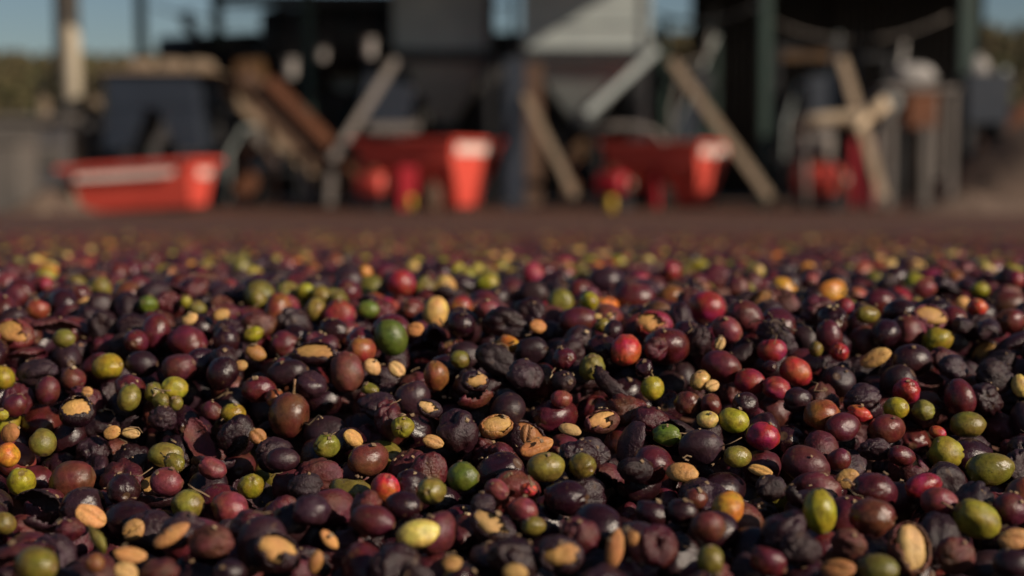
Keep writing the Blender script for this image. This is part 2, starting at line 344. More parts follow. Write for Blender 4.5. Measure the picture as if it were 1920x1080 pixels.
# ------------------------------------------------------------------ fruit one can recognise: x y w h angle shape colour
LM = """
188 540 46 46 0 C l;313 573 60 42 5 C g;278 572 40 36 0 C d;348 566 26 24 0 C g;370 580 36 34 0 C l;12 530 50 50 0 C s;30 555 48 42 20 C m;85 533 32 32 0 C r
70 580 46 40 0 C b;28 627 72 56 -15 H s;113 653 74 68 0 C k;120 634 46 36 0 C l;255 640 52 50 0 C m;355 598 36 26 20 B T;415 590 34 24 20 B t;352 643 76 74 0 C m
520 580 54 66 75 X b;460 552 33 33 0 C l;482 562 44 40 0 C l;573 546 32 32 0 C g;602 556 44 40 0 C l;592 580 46 42 0 C l;633 559 28 28 0 C l;635 590 66 58 0 C r
475 627 42 32 20 C g;480 662 46 36 -30 B u;452 685 28 24 0 B t;202 688 60 50 10 C g;265 683 60 52 0 C k;335 690 66 60 30 C m;417 700 64 62 0 C k;425 640 58 52 -20 C k
327 728 48 48 0 X g;288 735 40 38 0 C l;242 746 50 52 80 C l;302 752 38 32 0 C l;330 756 28 28 0 C l;437 775 48 42 0 C g;5 708 46 50 80 C g;3 778 28 24 0 C g
90 733 44 58 80 C m;70 700 82 50 10 S p;137 710 50 48 0 C n;28 760 48 48 0 C m;145 772 66 56 10 H k;163 735 26 24 0 B t;592 665 84 40 0 H k;485 705 52 50 0 C k
540 700 78 50 10 C k;583 722 70 60 -20 C p;515 748 44 40 30 C b;543 780 80 92 80 X n;485 730 66 52 0 C m;625 620 60 46 0 C k;305 785 58 48 0 S p;398 770 44 40 0 C m
752 531 58 52 0 C r;817 585 52 62 80 C y;865 574 46 38 0 C b;915 581 48 38 0 C s;733 632 60 74 110 C d;778 617 34 36 0 B u;678 656 56 54 0 C b;697 688 40 34 -30 B T
745 693 40 34 -40 B T;650 697 66 80 100 C n;818 705 48 58 100 C b;862 674 42 34 0 C l;865 607 54 50 0 C k;952 645 52 34 -20 C a;1050 570 52 62 80 C l;1105 565 40 40 0 A g
1000 550 58 50 0 C k;1000 515 46 46 0 C r;1135 525 72 54 0 C p;1190 557 76 60 0 C m;1257 557 56 52 0 C b;1225 610 66 58 -10 H r;1173 657 63 61 0 C o;1110 690 56 58 80 C l
1223 728 44 46 90 X g;1057 673 54 44 10 A m;1055 717 58 46 0 A k;1052 748 44 36 0 C s;950 607 88 56 -20 S k;930 676 88 52 -30 S k;985 705 72 60 -40 S p;890 714 50 40 0 H k
890 746 72 44 20 F n;1008 612 38 34 0 B u;1150 722 92 40 -40 F k;995 657 66 56 0 C k;1083 600 72 50 10 C m;1120 593 14 14 0 B T;1143 592 16 14 0 B T;1130 610 32 28 0 C l
1150 620 44 40 0 C k;1232 655 48 44 0 S m;1207 690 40 38 0 C k;685 512 30 30 0 C a;773 500 26 26 0 C y;857 505 28 28 0 C g;893 506 30 28 0 C g;952 493 26 30 90 B t
913 530 40 26 0 C g;1085 478 36 28 0 C y;1157 492 34 26 0 C g;1257 508 42 40 0 C r;870 487 24 24 0 C r;690 580 44 34 0 C d;755 800 50 46 0 C g;805 766 46 34 -20 H p
693 730 36 24 -20 C l;1307 500 42 26 0 C g;1343 523 72 56 0 C m;1325 576 72 62 0 C r;1362 618 60 50 -30 C s;1350 643 24 30 70 B T;1447 657 57 46 10 C r;1493 697 66 54 -25 C o
1407 716 62 50 -10 C r;1457 728 62 46 -10 C r;1493 750 62 50 10 C k;1558 548 68 48 12 C a;1583 575 38 36 0 C r;1627 590 48 34 0 C l;1647 568 64 54 0 C m;1733 540 44 38 0 C s
1837 543 34 30 0 C g;1865 555 30 26 0 C y;1805 568 30 26 0 B t;1832 578 40 40 0 C o;1743 596 66 46 -10 H s;1757 638 62 54 10 C g;1803 610 42 36 0 S p;1643 670 64 36 28 B t
1700 734 58 54 0 C r;1680 766 48 44 -30 C g;1730 770 48 42 0 C l;1610 776 52 32 -15 C o;1540 778 70 62 0 C b;1375 788 60 48 -10 C g;1327 787 44 34 0 C y;1313 713 40 40 0 C y
1335 723 32 28 30 B T;1443 688 30 30 0 A k;1520 662 48 56 70 S p;1530 655 30 28 0 C l;1573 660 44 38 0 A r;1555 630 50 62 100 C m;1913 723 32 44 100 C y;1890 570 66 50 0 C n
1895 602 62 48 0 C n;1665 532 50 40 20 F k;1660 626 62 56 0 C k;1710 676 78 62 0 C k;1790 690 64 54 0 S p;1865 706 74 66 0 S k;1800 746 60 74 100 C m;1613 746 78 62 0 S p
1353 688 76 60 -20 C m;1290 755 56 52 0 C n;1333 760 48 46 0 C n;1397 757 52 46 0 C k;1815 797 68 52 0 C l;1420 510 28 28 0 C y;1905 525 38 34 0 C r;1810 506 34 30 0 C s
1783 486 34 30 0 C y;20 813 48 44 30 B u;15 853 46 50 90 C a;80 829 58 52 0 C l;40 903 58 58 0 C g;135 900 82 84 0 C n;232 918 64 70 80 C k;215 836 60 46 0 H b
245 812 38 22 -10 B T;210 811 36 28 20 B t;310 852 70 50 0 C l;327 868 46 38 -30 C l;312 903 66 56 -10 C s;398 878 58 44 -25 C s;352 946 66 58 0 C l;430 953 78 66 -10 C s
470 911 56 54 0 C g;170 968 66 46 -30 B t;250 994 54 46 40 B t;320 1004 82 32 32 B t;440 816 76 78 90 S k;483 818 40 36 -40 B u;613 836 52 48 0 C l;530 862 64 48 0 C k
572 911 74 56 0 S p;583 960 78 66 0 C p;68 1060 90 74 0 C l;178 1055 42 40 0 C b;243 1040 64 32 -10 B t;237 1072 52 42 -20 B T;90 975 92 52 0 F p;130 994 60 54 0 S m
393 1014 94 58 0 S n;7 981 46 46 0 C l;522 1036 90 70 -30 H k;617 1011 50 24 -50 B t;592 1052 50 30 70 B u;187 1010 64 34 -50 F l;300 1072 84 52 0 S n;430 1074 64 50 0 C k
690 861 84 64 15 C n;722 916 62 58 60 C o;808 921 74 52 -35 A l;755 949 72 56 0 C k;868 894 66 58 0 C d;697 976 88 60 -10 C m;785 1001 84 52 8 C y;662 821 48 34 -40 B t
812 828 46 28 -20 B t;858 810 74 90 100 S k;930 800 60 44 10 H u;990 816 36 44 90 B u;1005 838 72 36 20 B u;1068 806 46 26 -10 B T;1130 790 64 44 10 H n;1092 873 60 54 0 C l
1025 876 76 58 0 C l;1060 934 92 70 0 C k;932 918 50 40 -20 C s;990 918 34 26 0 C o;980 956 62 50 -20 C s;1000 986 50 36 0 C l;905 946 48 46 0 S p;925 990 90 58 -30 H k
847 1056 42 34 0 B t;1050 1038 84 72 0 H p;1152 1030 34 82 80 B u;1185 1010 34 36 60 B u;1085 1006 84 72 0 S m;1222 963 68 52 -25 C k;1278 887 56 54 0 B t;1250 816 58 44 0 C d
1235 1022 70 90 115 S m;965 1074 56 40 0 B t;1315 839 84 66 0 C p;1383 856 56 42 0 C l;1425 882 50 22 -15 B t;1430 818 66 54 -10 C r;1510 871 92 70 -25 C m;1590 898 50 44 20 B t
1580 801 74 54 10 C m;1663 804 74 58 0 C n;1758 811 32 24 -20 C o;1770 850 76 66 0 C g;1855 880 90 66 10 C l;1690 855 56 40 -15 C m;1730 911 76 46 15 C r;1537 961 62 86 95 C g
1365 952 62 68 80 C a;1303 935 48 42 0 C n;1328 988 66 58 0 C n;1640 921 92 74 -20 C m;1635 969 92 76 -10 C n;1760 941 72 60 0 C s;1830 973 92 70 -25 X g;1895 955 72 64 0 C m
1900 1010 64 46 10 B t;1573 862 48 44 0 C m;1333 1051 62 56 0 C l;1440 1051 78 58 -25 C m;1570 1066 70 44 0 B u;1645 1067 78 58 0 C l;1590 1020 70 52 0 S n;1705 1030 76 96 95 H n
1790 1040 78 66 0 S n;1500 1030 92 62 -20 S k;1645 843 70 48 0 S p;1900 1056 76 56 0 C k;1500 930 66 48 -20 F k;1445 915 60 48 0 S k;1280 960 64 52 0 C k;1190 880 70 48 0 S k
"""
items = []   # dict(pos, r, sc, rot(3x3), shape, code, var, lm)
def look_rot(zax, yhint=None):
    z = np.array(zax, float); z /= np.linalg.norm(z)
    y = np.array(yhint if yhint is not None else rng.normal(size=3), float); y = y - z * (y @ z)
    if np.linalg.norm(y) < 1e-3: y = np.cross(z, [1, 0, 0])
    y /= np.linalg.norm(y); x = np.cross(y, z)
    return np.stack([x, y, z], 1)
def rand_rot(shape):
    z = rng.normal(size=3) * np.array([1, 1, .6])
    if shape in 'BH': return look_rot(z, np.array([rng.normal() * .6, -.5, 1]) * (1 if rng.random() < .7 else -1))
    if shape == 'F': return look_rot(z, np.array([rng.normal() * .5, rng.normal() * .5, 1]) * (1 if rng.random() < .5 else -1))
    return look_rot(z)

# grid of settled spheres
CELL = 0.019; cells = {}; sx, sy, sz, sr, alive = [], [], [], [], []
def put(x, y, z, r):
    i = len(sx); sx.append(x); sy.append(y); sz.append(z); sr.append(r); alive.append(True)
    cells.setdefault((int(x // CELL), int(y // CELL)), []).append(i); return i
def near(x, y):
    a, b = int(x // CELL), int(y // CELL)
    for i in (a - 1, a, a + 1):
        for j in (b - 1, b, b + 1):
            for k in cells.get((i, j), ()):
                if alive[k]: yield k
def support(x, y, r, floor):
    z = floor + r
    for k in near(x, y):
        s = (r + sr[k]) * .94; d2 = (x - sx[k]) ** 2 + (y - sy[k]) ** 2
        if d2 < s * s: z = max(z, sz[k] + math.sqrt(s * s - d2))
    return z
ND0, ND1 = .27, .98
def hw(y): return 0.375 * y + 0.13
DB = 0.0135
fill = {}
def code_for(y, mixed_colours):
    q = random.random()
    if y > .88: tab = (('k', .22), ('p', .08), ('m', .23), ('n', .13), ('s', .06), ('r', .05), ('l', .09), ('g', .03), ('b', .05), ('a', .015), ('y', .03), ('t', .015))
    elif mixed_colours: tab = (('k', .30), ('p', .12), ('m', .28), ('n', .11), ('s', .04), ('r', .035), ('l', .05), ('g', .02), ('b', .02), ('a', .008), ('y', .008), ('t', .009))
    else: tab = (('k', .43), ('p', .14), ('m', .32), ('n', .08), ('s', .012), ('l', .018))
    for c, w in tab:
        q -= w
        if q < 0: return c
    return 'k'
def deposit(n, top, guard):
    made = 0
    for _ in range(n):
        y = random.uniform(ND0, ND1); x = random.uniform(-1, 1) * hw(y); r = random.uniform(.0062, .0078)
        best = None
        for q in range(7):
            xx = x + random.uniform(-.008, .008) * (q > 0); yy = y + random.uniform(-.008, .008) * (q > 0)
            t = float(zt0(xx, yy)); z = support(xx, yy, r, t - 2.5 * DB)
            if best is None or z - t < best[0]: best = (z - t, xx, yy, z)
        h, xx, yy, z = best
        if h + r > top: continue
        if guard is not None:
            u, v, dep = project((xx, yy, z)); rp = r * F / dep
            du = np.hypot(guard[:, 0] - u, guard[:, 1] - v)
            if np.any((du < .66 * (guard[:, 2] + rp)) & (dep < guard[:, 3] + .002)): continue
        i = put(xx, yy, z, r); made += 1
        mixed_colours = yy > .66 or abs(xx) > .37 * yy  # more fruit colours outside the hand-placed area
        code = code_for(yy, mixed_colours); s = random.random()
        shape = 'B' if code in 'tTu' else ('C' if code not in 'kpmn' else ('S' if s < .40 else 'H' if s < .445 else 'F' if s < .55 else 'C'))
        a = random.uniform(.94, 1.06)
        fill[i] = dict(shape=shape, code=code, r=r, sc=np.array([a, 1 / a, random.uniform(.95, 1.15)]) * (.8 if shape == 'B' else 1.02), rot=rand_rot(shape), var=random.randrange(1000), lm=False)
    return made
# fast scalar copy of zt
def zt0(x, y):
    z = float(np.interp(y, PD, PZ)); u = 0.0
    for k, p in _k: u += math.sin(x * k[0] + y * k[1] + p)
    return z + 0.0026 * u * min(1, max(.2, (.95 - y) / .35))
deposit(3600, -0.45 * DB, None)
guards = []; lmi = []
for row in LM.strip().replace('\n', ';').split(';'):
    px, py, w, h, ang, shp, code = row.split(); px, py, w, h, ang = map(float, (px, py, w, h, ang))
    lo = math.sqrt(w * h) / 2
    pz = None
    for Y in np.arange(.30, 2.2, .002):
        p = P(px, py, Y); r = lo * Y / F
        if p.z <= zt0(p.x, Y) - .42 * r: pz = p; break
    if pz is None: continue
    r = lo * pz.y / F * .98
    for k in list(near(pz.x, pz.y)):
        if k in fill and (sx[k] - pz.x) ** 2 + (sy[k] - pz.y) ** 2 + (sz[k] - pz.z) ** 2 < (.84 * (r + sr[k])) ** 2: alive[k] = False
    i = put(pz.x, pz.y, pz.z, r)
    asp = max(w, h) / min(w, h); a = R(ang)
    L = math.cos(a) * RIGHT + math.sin(a) * UP + rng.normal() * .25 * FWD
    base = {'C': 1.16, 'X': 1.16, 'A': 1.16, 'S': 1.3, 'B': 1.5, 'H': 1.15, 'F': 1.5}[shp]
    sc = np.array([1, 1, 1.0])
    if asp > 1.04: e = (asp / base) ** .33; sc = np.array([1 / e, 1 / e, e * e]) 
    toward = np.array([rng.normal() * .25, -1, .55 + rng.normal() * .15])
    if shp == 'X': L = -L if L[2] > 0 else L          # stem end (-z) up
    if shp == 'A': L = np.array([rng.normal() * .35 + .2, -1, .2]); sc = np.ones(3)
    if shp in 'CX' and asp <= 1.12: L = rng.normal(size=3) if shp == 'C' else L
    if shp in 'BH': rot = look_rot(L, toward * (1 if shp == 'H' or rng.random() < .68 else -1)); sc = sc * (.98 if shp == 'B' else 1.05)
    elif shp == 'F': rot = look_rot(L, -toward + np.array([0, 0, 1.2]))
    else: rot = look_rot(L)
    fill[i] = dict(shape={'X': 'C', 'A': 'C'}.get(shp, shp), code=code, r=r, sc=sc, rot=rot, var=random.randrange(1000), lm=True, stem=shp == 'X')
    u, v, dep = project(pz); guards.append((u, v, lo, dep)); lmi.append(i)
G = np.array(guards)
deposit(4800, 0.22 * DB, G)
for i, d in fill.items():
    if alive[i]: d['pos'] = np.array([sx[i], sy[i], sz[i]]); items.append(d)
# beyond the crest: two loose layers out to 3.6 m
y = ND1 - .02
while y < 3.9:
    st = .0135 if y < 1.5 else .0165
    for x in np.arange(-hw(y) - .1, hw(y) + .1, st):
        if random.random() < .06: continue
        xx = x + random.uniform(-.4, .4) * st; yy = y + random.uniform(-.4, .4) * st; r = random.uniform(.0056, .0072)
        code = code_for(yy, True); shape = 'B' if code == 't' else 'C' if random.random() < .8 or code not in 'kpmn' else 'S'
        items.append(dict(shape=shape, code=code, r=r, sc=np.array([1, 1, random.uniform(.95, 1.15)]), rot=rand_rot(shape), var=random.randrange(1000), lm=False,
                          pos=np.array([xx, yy, float(zt0(xx, yy)) - r + random.uniform(-.5, .35) * r])))
    y += st * .9

# ------------------------------------------------------------------ which of them show, and how large
BW, BH = 960, 540
idb = np.full((BH, BW), -1, np.int32)
pp = np.array([d['pos'] for d in items]); uu, vv, dd = project(pp)
rr = np.array([d['r'] for d in items]) * F / dd
shown = np.zeros(len(items), int)
for i in np.argsort(dd):
    u, v, q = uu[i] / 2, vv[i] / 2, rr[i] / 2
    x0, x1, y0, y1 = int(max(0, u - q)), int(min(BW, u + q + 1)), int(max(0, v - q)), int(min(BH, v + q + 1))
    if x0 >= x1 or y0 >= y1: continue
    sub = idb[y0:y1, x0:x1]
    gy, gx = np.mgrid[y0:y1, x0:x1]
    mk = ((gx - u) ** 2 + (gy - v) ** 2 <= q * q) & (sub < 0)
    sub[mk] = i; shown[i] = mk.sum() * 4
KIND = lambda d: {'S': 'shrivelled_cherry', 'H': 'split_cherry', 'F': 'skin_scrap', 'B': 'coffee_bean'}.get(d['shape']) or PAL[d['code']][2]
by = {}
for i, d in enumerate(items):
    if (shown[i] >= 90 and dd[i] < 1.25) or d['lm']: by.setdefault(KIND(d), []).append(i)
single = set()
for k, ids in by.items():
    ids.sort(key=lambda i: -shown[i] - 1e5 * items[i]['lm']); single |= set(ids[:290])

# ------------------------------------------------------------------ build the single fruits
def xf(d, j=0):
    m = Matrix((d['rot'] @ np.diag(d['sc'] * d['r'])).tolist()).to_4x4(); m.translation = Vector(d['pos']); return m
def jit(col): 
    f = random.uniform(.8, 1.22); return tuple(min(.95, c * f * random.uniform(.93, 1.07)) for c in col)
STEM_COL = (.16, .10, .04)
def stem_mesh(seed):
    g = random.Random(seed); b = MB()
    pts = [(0, 0, -.98), (g.uniform(-.05, .05), g.uniform(-.05, .05), -1.2), (g.uniform(-.15, .15), g.uniform(-.15, .15), -1.45), (g.uniform(-.3, .3), g.uniform(-.3, .3), -1.7)]
    b.tube(pts, [.11, .07, .06, .075], 6)
    v = np.array(b.v); t = T(v, b.f, np.zeros(len(v)), 1); return t
STEMS = [stem_mesh(i) for i in range(4)]
objs = {}
def single_obj(i):
    d = items[i]; b = HI[d['shape']]; t = b[d['var'] % len(b)]
    o = bpy.data.objects.new(KIND(d), t_mesh(t, KIND(d))); C.objects.link(o); o.matrix_world = xf(d)
    o.color = (*jit(PAL[d['code']][0]), 1)
    if d['shape'] in 'FS' and d['code'] in 'ltu': pass
    if t.bean:
        c = bpy.data.objects.new('bean', t_mesh(t.bean, 'bean')); C.objects.link(c); c.parent = o
        c.color = (*jit(PAL[random.choice('ttTu')][0]), 1)
    if d.get('stem') or (d['shape'] == 'C' and d['code'] in 'kmgl' and d['var'] % 19 == 0):
        c = bpy.data.objects.new('stem', t_mesh(STEMS[d['var'] % 4], 'stem')); C.objects.link(c); c.parent = o; c.color = (*jit(STEM_COL), 1)
    objs[i] = o; return o
for i in sorted(single): single_obj(i)

# labels: twenty-odd fruits anyone can find, the rest told by where they lie from those
ANCH = {(817, 585): ('large pale yellow cherry', 'with dark pits standing at the crest'), (1537, 961): ('tall lime green cherry', 'standing upright in the front row'), (1830, 973): ('lime green stalked cherry', 'with a pale stalk, low at the front'),
 (1757, 638): ('round lime green cherry', 'alone among black ones on the slope'), (1173, 657): ('orange red cherry', 'perfectly round and shiny, mid slope'), (1558, 548): ('golden orange cherry', 'glossy and oval on the crest'),
 (733, 632): ('deep green cherry', 'oval and tilted, mid slope'), (785, 1001): ('long pale yellow cherry', 'lying flat in the front row'), (170, 968): ('creased tan bean', 'with its dark crease facing out'), (520, 580): ('orange brown stalked cherry', 'with a dark stalk poking over the crest'),
 (313, 573): ('oblong lime green cherry', 'lying on its side near the crest'), (202, 688): ('pointed lime green cherry', 'beside glossy black ones, mid slope'), (40, 903): ('half shaded lime green cherry', 'with its underside in shadow'), (1325, 576): ('big crimson cherry', 'just under the crest'),
 (1643, 670): ('flat tan bean', 'tilted and split along its length'), (722, 916): ('half hidden orange red cherry', 'behind a glossy black one'), (1365, 952): ('amber cherry', 'golden orange and upright near the front'), (1060, 934): ('big glossy black cherry', 'with one bright highlight near the front'),
 (858, 810): ('crinkled charcoal cherry', 'tall and matt, mid slope'), (1855, 880): ('large olive cherry', 'lying on its side'), (68, 1060): ('large olive green cherry', 'cut by the bottom corner'), (1225, 610): ('crimson split cherry', 'with the bean showing as a tan disc'),
 (320, 1004): ('long thin tan bean', 'slanting upward near the front'), (470, 911): ('nicked lime green cherry', 'lying between black ones'), (1493, 697): ('oval orange red cherry', 'leaning, mid slope'), (752, 531): ('crimson cherry', 'alone on the blurred crest'),
 (440, 816): ('crinkled black cherry', 'tall and folded, mid slope'), (1110, 690): ('round olive cherry', 'partly behind a dark scrap'), (1375, 788): ('tucked lime green cherry', 'half under black skins'), (1770, 850): ('big lime green cherry', 'bruised brown on its lower side')}
nm = {'black_cherry': 'cherry', 'maroon_cherry': 'cherry', 'red_cherry': 'cherry', 'orange_cherry': 'cherry', 'yellow_cherry': 'cherry', 'green_cherry': 'cherry', 'shrivelled_cherry': 'shrivelled cherry', 'split_cherry': 'split cherry', 'skin_scrap': 'curled dried skin', 'coffee_bean': 'coffee bean'}
cat = {'coffee_bean': 'coffee bean', 'skin_scrap': 'fruit skin'}
anchors = []
for (ax_, ay_), (short, tail) in ANCH.items():
    i = min(single, key=lambda i: (uu[i] - ax_) ** 2 + (vv[i] - ay_) ** 2 + (0 if items[i]['lm'] else 1e4)); anchors.append((i, short, tail))
taken = {i for i, _, _ in anchors}
for i, short, tail in anchors: tag(objs[i], short + ' ' + tail, cat.get(KIND(items[i]), 'coffee cherry'))
dirs = ['right of', 'up and right of', 'above', 'up and left of', 'left of', 'down and left of', 'below', 'down and right of']
ordn = ['', 'second ', 'third ', 'fourth ', 'fifth ', 'sixth ', 'seventh ', 'eighth ', 'ninth ', 'tenth ', 'eleventh ', 'twelfth ']
buckets = {}
for i in single - taken:
    d = items[i]; j = min(range(len(anchors)), key=lambda j: (uu[anchors[j][0]] - uu[i]) ** 2 + (vv[anchors[j][0]] - vv[i]) ** 2)
    a = anchors[j][0]; th = math.atan2(-(vv[i] - vv[a]), uu[i] - uu[a]); w = dirs[int(round(th / (math.pi / 4))) % 8]
    buckets.setdefault((PAL[d['code']][1], KIND(d), w, j), []).append(i)
for (cw, k, w, j), ids in buckets.items():
    a = anchors[j][0]; ids.sort(key=lambda i: (uu[a] - uu[i]) ** 2 + (vv[a] - vv[i]) ** 2)
    noun = nm[k]
    for q, i in enumerate(ids):
        tag(objs[i], f"{ordn[min(q, 11)]}{cw} {noun} {w} the {anchors[j][1]}", cat.get(k, 'coffee cherry'))
grp = {'black_cherry': 'black cherries spread to dry', 'maroon_cherry': 'maroon cherries spread to dry', 'red_cherry': 'red cherries spread to dry', 'orange_cherry': 'orange cherries spread to dry', 'yellow_cherry': 'yellow cherries spread to dry',
       'green_cherry': 'unripe green cherries spread to dry', 'shrivelled_cherry': 'shrivelled cherries spread to dry', 'split_cherry': 'split cherries spread to dry', 'skin_scrap': 'scraps of dried skin', 'coffee_bean': 'loose coffee beans'}
for i in single: objs[i]['group'] = grp[KIND(items[i])]

# ------------------------------------------------------------------ everything else in the bed: one mass
V, FC, LC, AX, CO, MI = [], [], [], [], [], []; base = 0
loopv, lstart, ltot = [], [], []
def mass(t, d, col, extra=None):
    global base
    v = t.v @ (d['rot'] @ np.diag(d['sc'] * d['r'])).T + d['pos']
    V.append(v); LC.append(t.v + rng.uniform(0, 90, 3)); AX.append(t.ax); CO.append(np.tile((*col, 1), (len(v), 1)))
    if not hasattr(t, 'flat'):
        t.flat = np.array([k for f in t.f for k in f]); t.tot = np.array([len(f) for f in t.f])
    loopv.append(t.flat + base); ltot.append(t.tot); MI.append(np.full(len(t.f), t.mat)); base += len(v)
for i, d in enumerate(items):
    if i in single: continue
    if dd[i] < 1.25 and shown[i] > 0: bk = LO
    elif dd[i] < 1.7 and shown[i] > 0: bk = LO if shown[i] > 60 else FAR
    else: bk = FAR
    b = bk[d['shape']]; t = b[d['var'] % len(b)]
    mass(t, d, jit(PAL[d['code']][0]))
    if t.bean: mass(t.bean, d, jit(PAL['t'][0]))
me = bpy.data.meshes.new('coffee_cherries')
V = np.vstack(V); loopv = np.concatenate(loopv); ltot = np.concatenate(ltot)
me.vertices.add(len(V)); me.vertices.foreach_set('co', V.ravel())
me.loops.add(len(loopv)); me.loops.foreach_set('vertex_index', loopv)
me.polygons.add(len(ltot)); me.polygons.foreach_set('loop_start', np.concatenate([[0], np.cumsum(ltot)[:-1]])); me.polygons.foreach_set('loop_total', ltot)
me.polygons.foreach_set('material_index', np.concatenate(MI)); me.polygons.foreach_set('use_smooth', np.ones(len(ltot), bool))
me.update(calc_edges=True)
for m in FRUIT_MATS: me.materials.append(m)
a = me.attributes.new('col', 'FLOAT_COLOR', 'POINT'); a.data.foreach_set('color', np.vstack(CO).ravel())
a = me.attributes.new('lc', 'FLOAT_VECTOR', 'POINT'); a.data.foreach_set('vector', np.vstack(LC).ravel())
a = me.attributes.new('ax', 'FLOAT', 'POINT'); a.data.foreach_set('value', np.concatenate(AX))
o = bpy.data.objects.new('coffee_cherries', me); C.objects.link(o)
tag(o, 'deep bed of mixed dark coffee cherries fading out of focus behind the crest', 'coffee cherries', None, 'stuff')
print('items', len(items), 'single', len(single), {k: len(v) for k, v in by.items()}, 'mass tris', int((ltot - 2).sum()))

# chaff: dry strands and crumbs lying on the fruit
CHAFF = surf('dry_chaff', (.30, .20, .11), (.10, .055, .03), .8, 0, 40, (.45, .34, .2), .6, .1)
cb = MB(); g = random.Random(11); vis = [i for i in range(len(items)) if shown[i] > 250]
for _ in range(760):
    d = items[g.choice(vis)]; n_ = Vector((g.gauss(0, .5), g.gauss(-.35, .4), 1)).normalized()
    c0 = Vector(d['pos']) + n_ * d['r'] * 1.0; t1 = n_.orthogonal(); t1.rotate(Quaternion(n_, g.uniform(0, 6.28)))
    if g.random() < .12:
        L_ = g.uniform(.002, .0075); pts = [c0 + t1 * L_ * (s - .5) + n_.cross(t1) * g.uniform(-.3, .3) * L_ + n_ * (.0004 + g.uniform(0, .0012)) for s in (0, .33, .66, 1)]
        cb.tube(pts, [g.uniform(.00012, .0003)] * 4, 5)
    else:
        s = g.uniform(.0002, .0006); t2 = n_.cross(t1)
        cb.hexa([c0 + (t1 * a * g.uniform(.6, 1.4) + t2 * b_ * g.uniform(.6, 1.4)) * s + n_ * z_ * s for z_ in (-.3, .6) for a, b_ in ((-1, -1), (1, -1), (1, 1), (-1, 1))])
tag(cb.build('chaff', CHAFF), 'dry strands and crumbs scattered over the cherries', 'chaff', None, 'stuff')
STALK = surf('dried_stalk', (.085, .05, .03), (.035, .02, .014), .7, 0, 60, (.2, .13, .08), .62, .3)
for px, py, w_, lab in ((1465, 604, 60, 'tangle of dried brown stalks lying among cherries under the crest'), (1140, 600, 30, 'small dried stalk beside the lime green ringed cherry'), (1490, 548, 40, 'dark dried stalk on the crest near the golden orange cherry')):
    Yy = next(Y for Y in np.arange(.3, 1, .002) if P(px, py, Y).z <= zt0(P(px, py, Y).x, Y) + .002); c0 = P(px, py, Yy); L_ = w_ * Yy / F
    sb = MB(); g = random.Random(px)
    for k in range(9):
        a0 = Vector((g.uniform(-.5, .5), g.uniform(-.5, .3), g.uniform(-.25, .3))) * L_; q = [a0]
        dv = Vector((g.gauss(0, 1), g.gauss(0, .6), g.gauss(0, .5))).normalized()
        for _ in range(5): dv = (dv + Vector((g.gauss(0, .45), g.gauss(0, .4), g.gauss(0, .4)))).normalized(); q.append(q[-1] + dv * L_ * .13)
        sb.tube(q, [L_ * g.uniform(.018, .04) for _ in q], 6)
    o = sb.build('dried_stalk', STALK); o.location = c0; tag(o, lab, 'stalk')

# ------------------------------------------------------------------ ground, drying layer, far land
def sheet(name, xs, ys, zf, mat):
    nx, ny = len(xs), len(ys); v = [(x, y, zf(x, y)) for y in ys for x in xs]
    f = [(j * nx + i, j * nx + i + 1, (j + 1) * nx + i + 1, (j + 1) * nx + i) for j in range(ny - 1) for i in range(nx - 1)]
    me = bpy.data.meshes.new(name); me.from_pydata(v, [], f); me.update(); me.materials.append(mat)
    me.polygons.foreach_set('use_smooth', [True] * len(me.polygons))
    o = bpy.data.objects.new(name, me); C.objects.link(o); return o
m, n, l, b = nodes('distant_cherries')
tc = N(n, 'ShaderNodeTexCoord'); vo = N(n, 'ShaderNodeTexVoronoi'); vo.inputs['Scale'].default_value = 70; l.new(tc.outputs['Object'], vo.inputs[0])
cr = N(n, 'ShaderNodeValToRGB'); cr.color_ramp.interpolation = 'CONSTANT'
sepc = N(n, 'ShaderNodeSeparateColor'); l.new(vo.outputs['Color'], sepc.inputs[0]); l.new(sepc.outputs[0], cr.inputs[0])
stops = [(0, (.030, .015, .017)), (.34, (.055, .028, .028)), (.5, (.085, .022, .02)), (.68, (.13, .05, .03)), (.80, (.20, .035, .03)), (.87, (.19, .16, .03)), (.94, (.34, .17, .06))]
cr.color_ramp.elements[0].color = (*stops[0][1], 1); cr.color_ramp.elements[1].position = stops[1][0]; cr.color_ramp.elements[1].color = (*stops[1][1], 1)
for p_, c_ in stops[2:]: e = cr.color_ramp.elements.new(p_); e.color = (*c_, 1)
nz = N(n, 'ShaderNodeTexNoise'); nz.inputs['Scale'].default_value = 1.1; nz.inputs['Detail'].default_value = 5; l.new(tc.outputs['Object'], nz.inputs[0])
l.new(mixc(n, l, ramp(n, l, nz.outputs[0], .35, .65, (.35,) * 3, (.85,) * 3), cr.outputs[0], (.115, .047, .028)), b.inputs['Base Color'])
b.inputs['Roughness'].default_value = .7
bp = N(n, 'ShaderNodeBump'); bp.inputs['Strength'].default_value = .9; bp.inputs['Distance'].default_value = .008; bp.invert = True
l.new(vo.outputs['Distance'], bp.inputs['Height']); l.new(bp.outputs[0], b.inputs['Normal'])
FARBED = m
ys = np.concatenate([np.arange(.12, 1.2, .03), np.arange(1.2, 4, .08), np.arange(4, 12.6, .25)])
def lay(x, y):
    edge = max(0, abs(x) - 7.5)
    return float(np.interp(y, PD, PZ)) - float(np.interp(y, [.9, 1.2, 3.4, 4.0], [2.4 * DB, 1.3 * DB, 1.3 * DB, 0])) - edge * .25
tag(sheet('cherry_layer', np.linspace(-9, 9, 61), ys, lay, FARBED), 'brown spread of drying coffee reaching back to the machines', 'coffee layer', None, 'stuff')
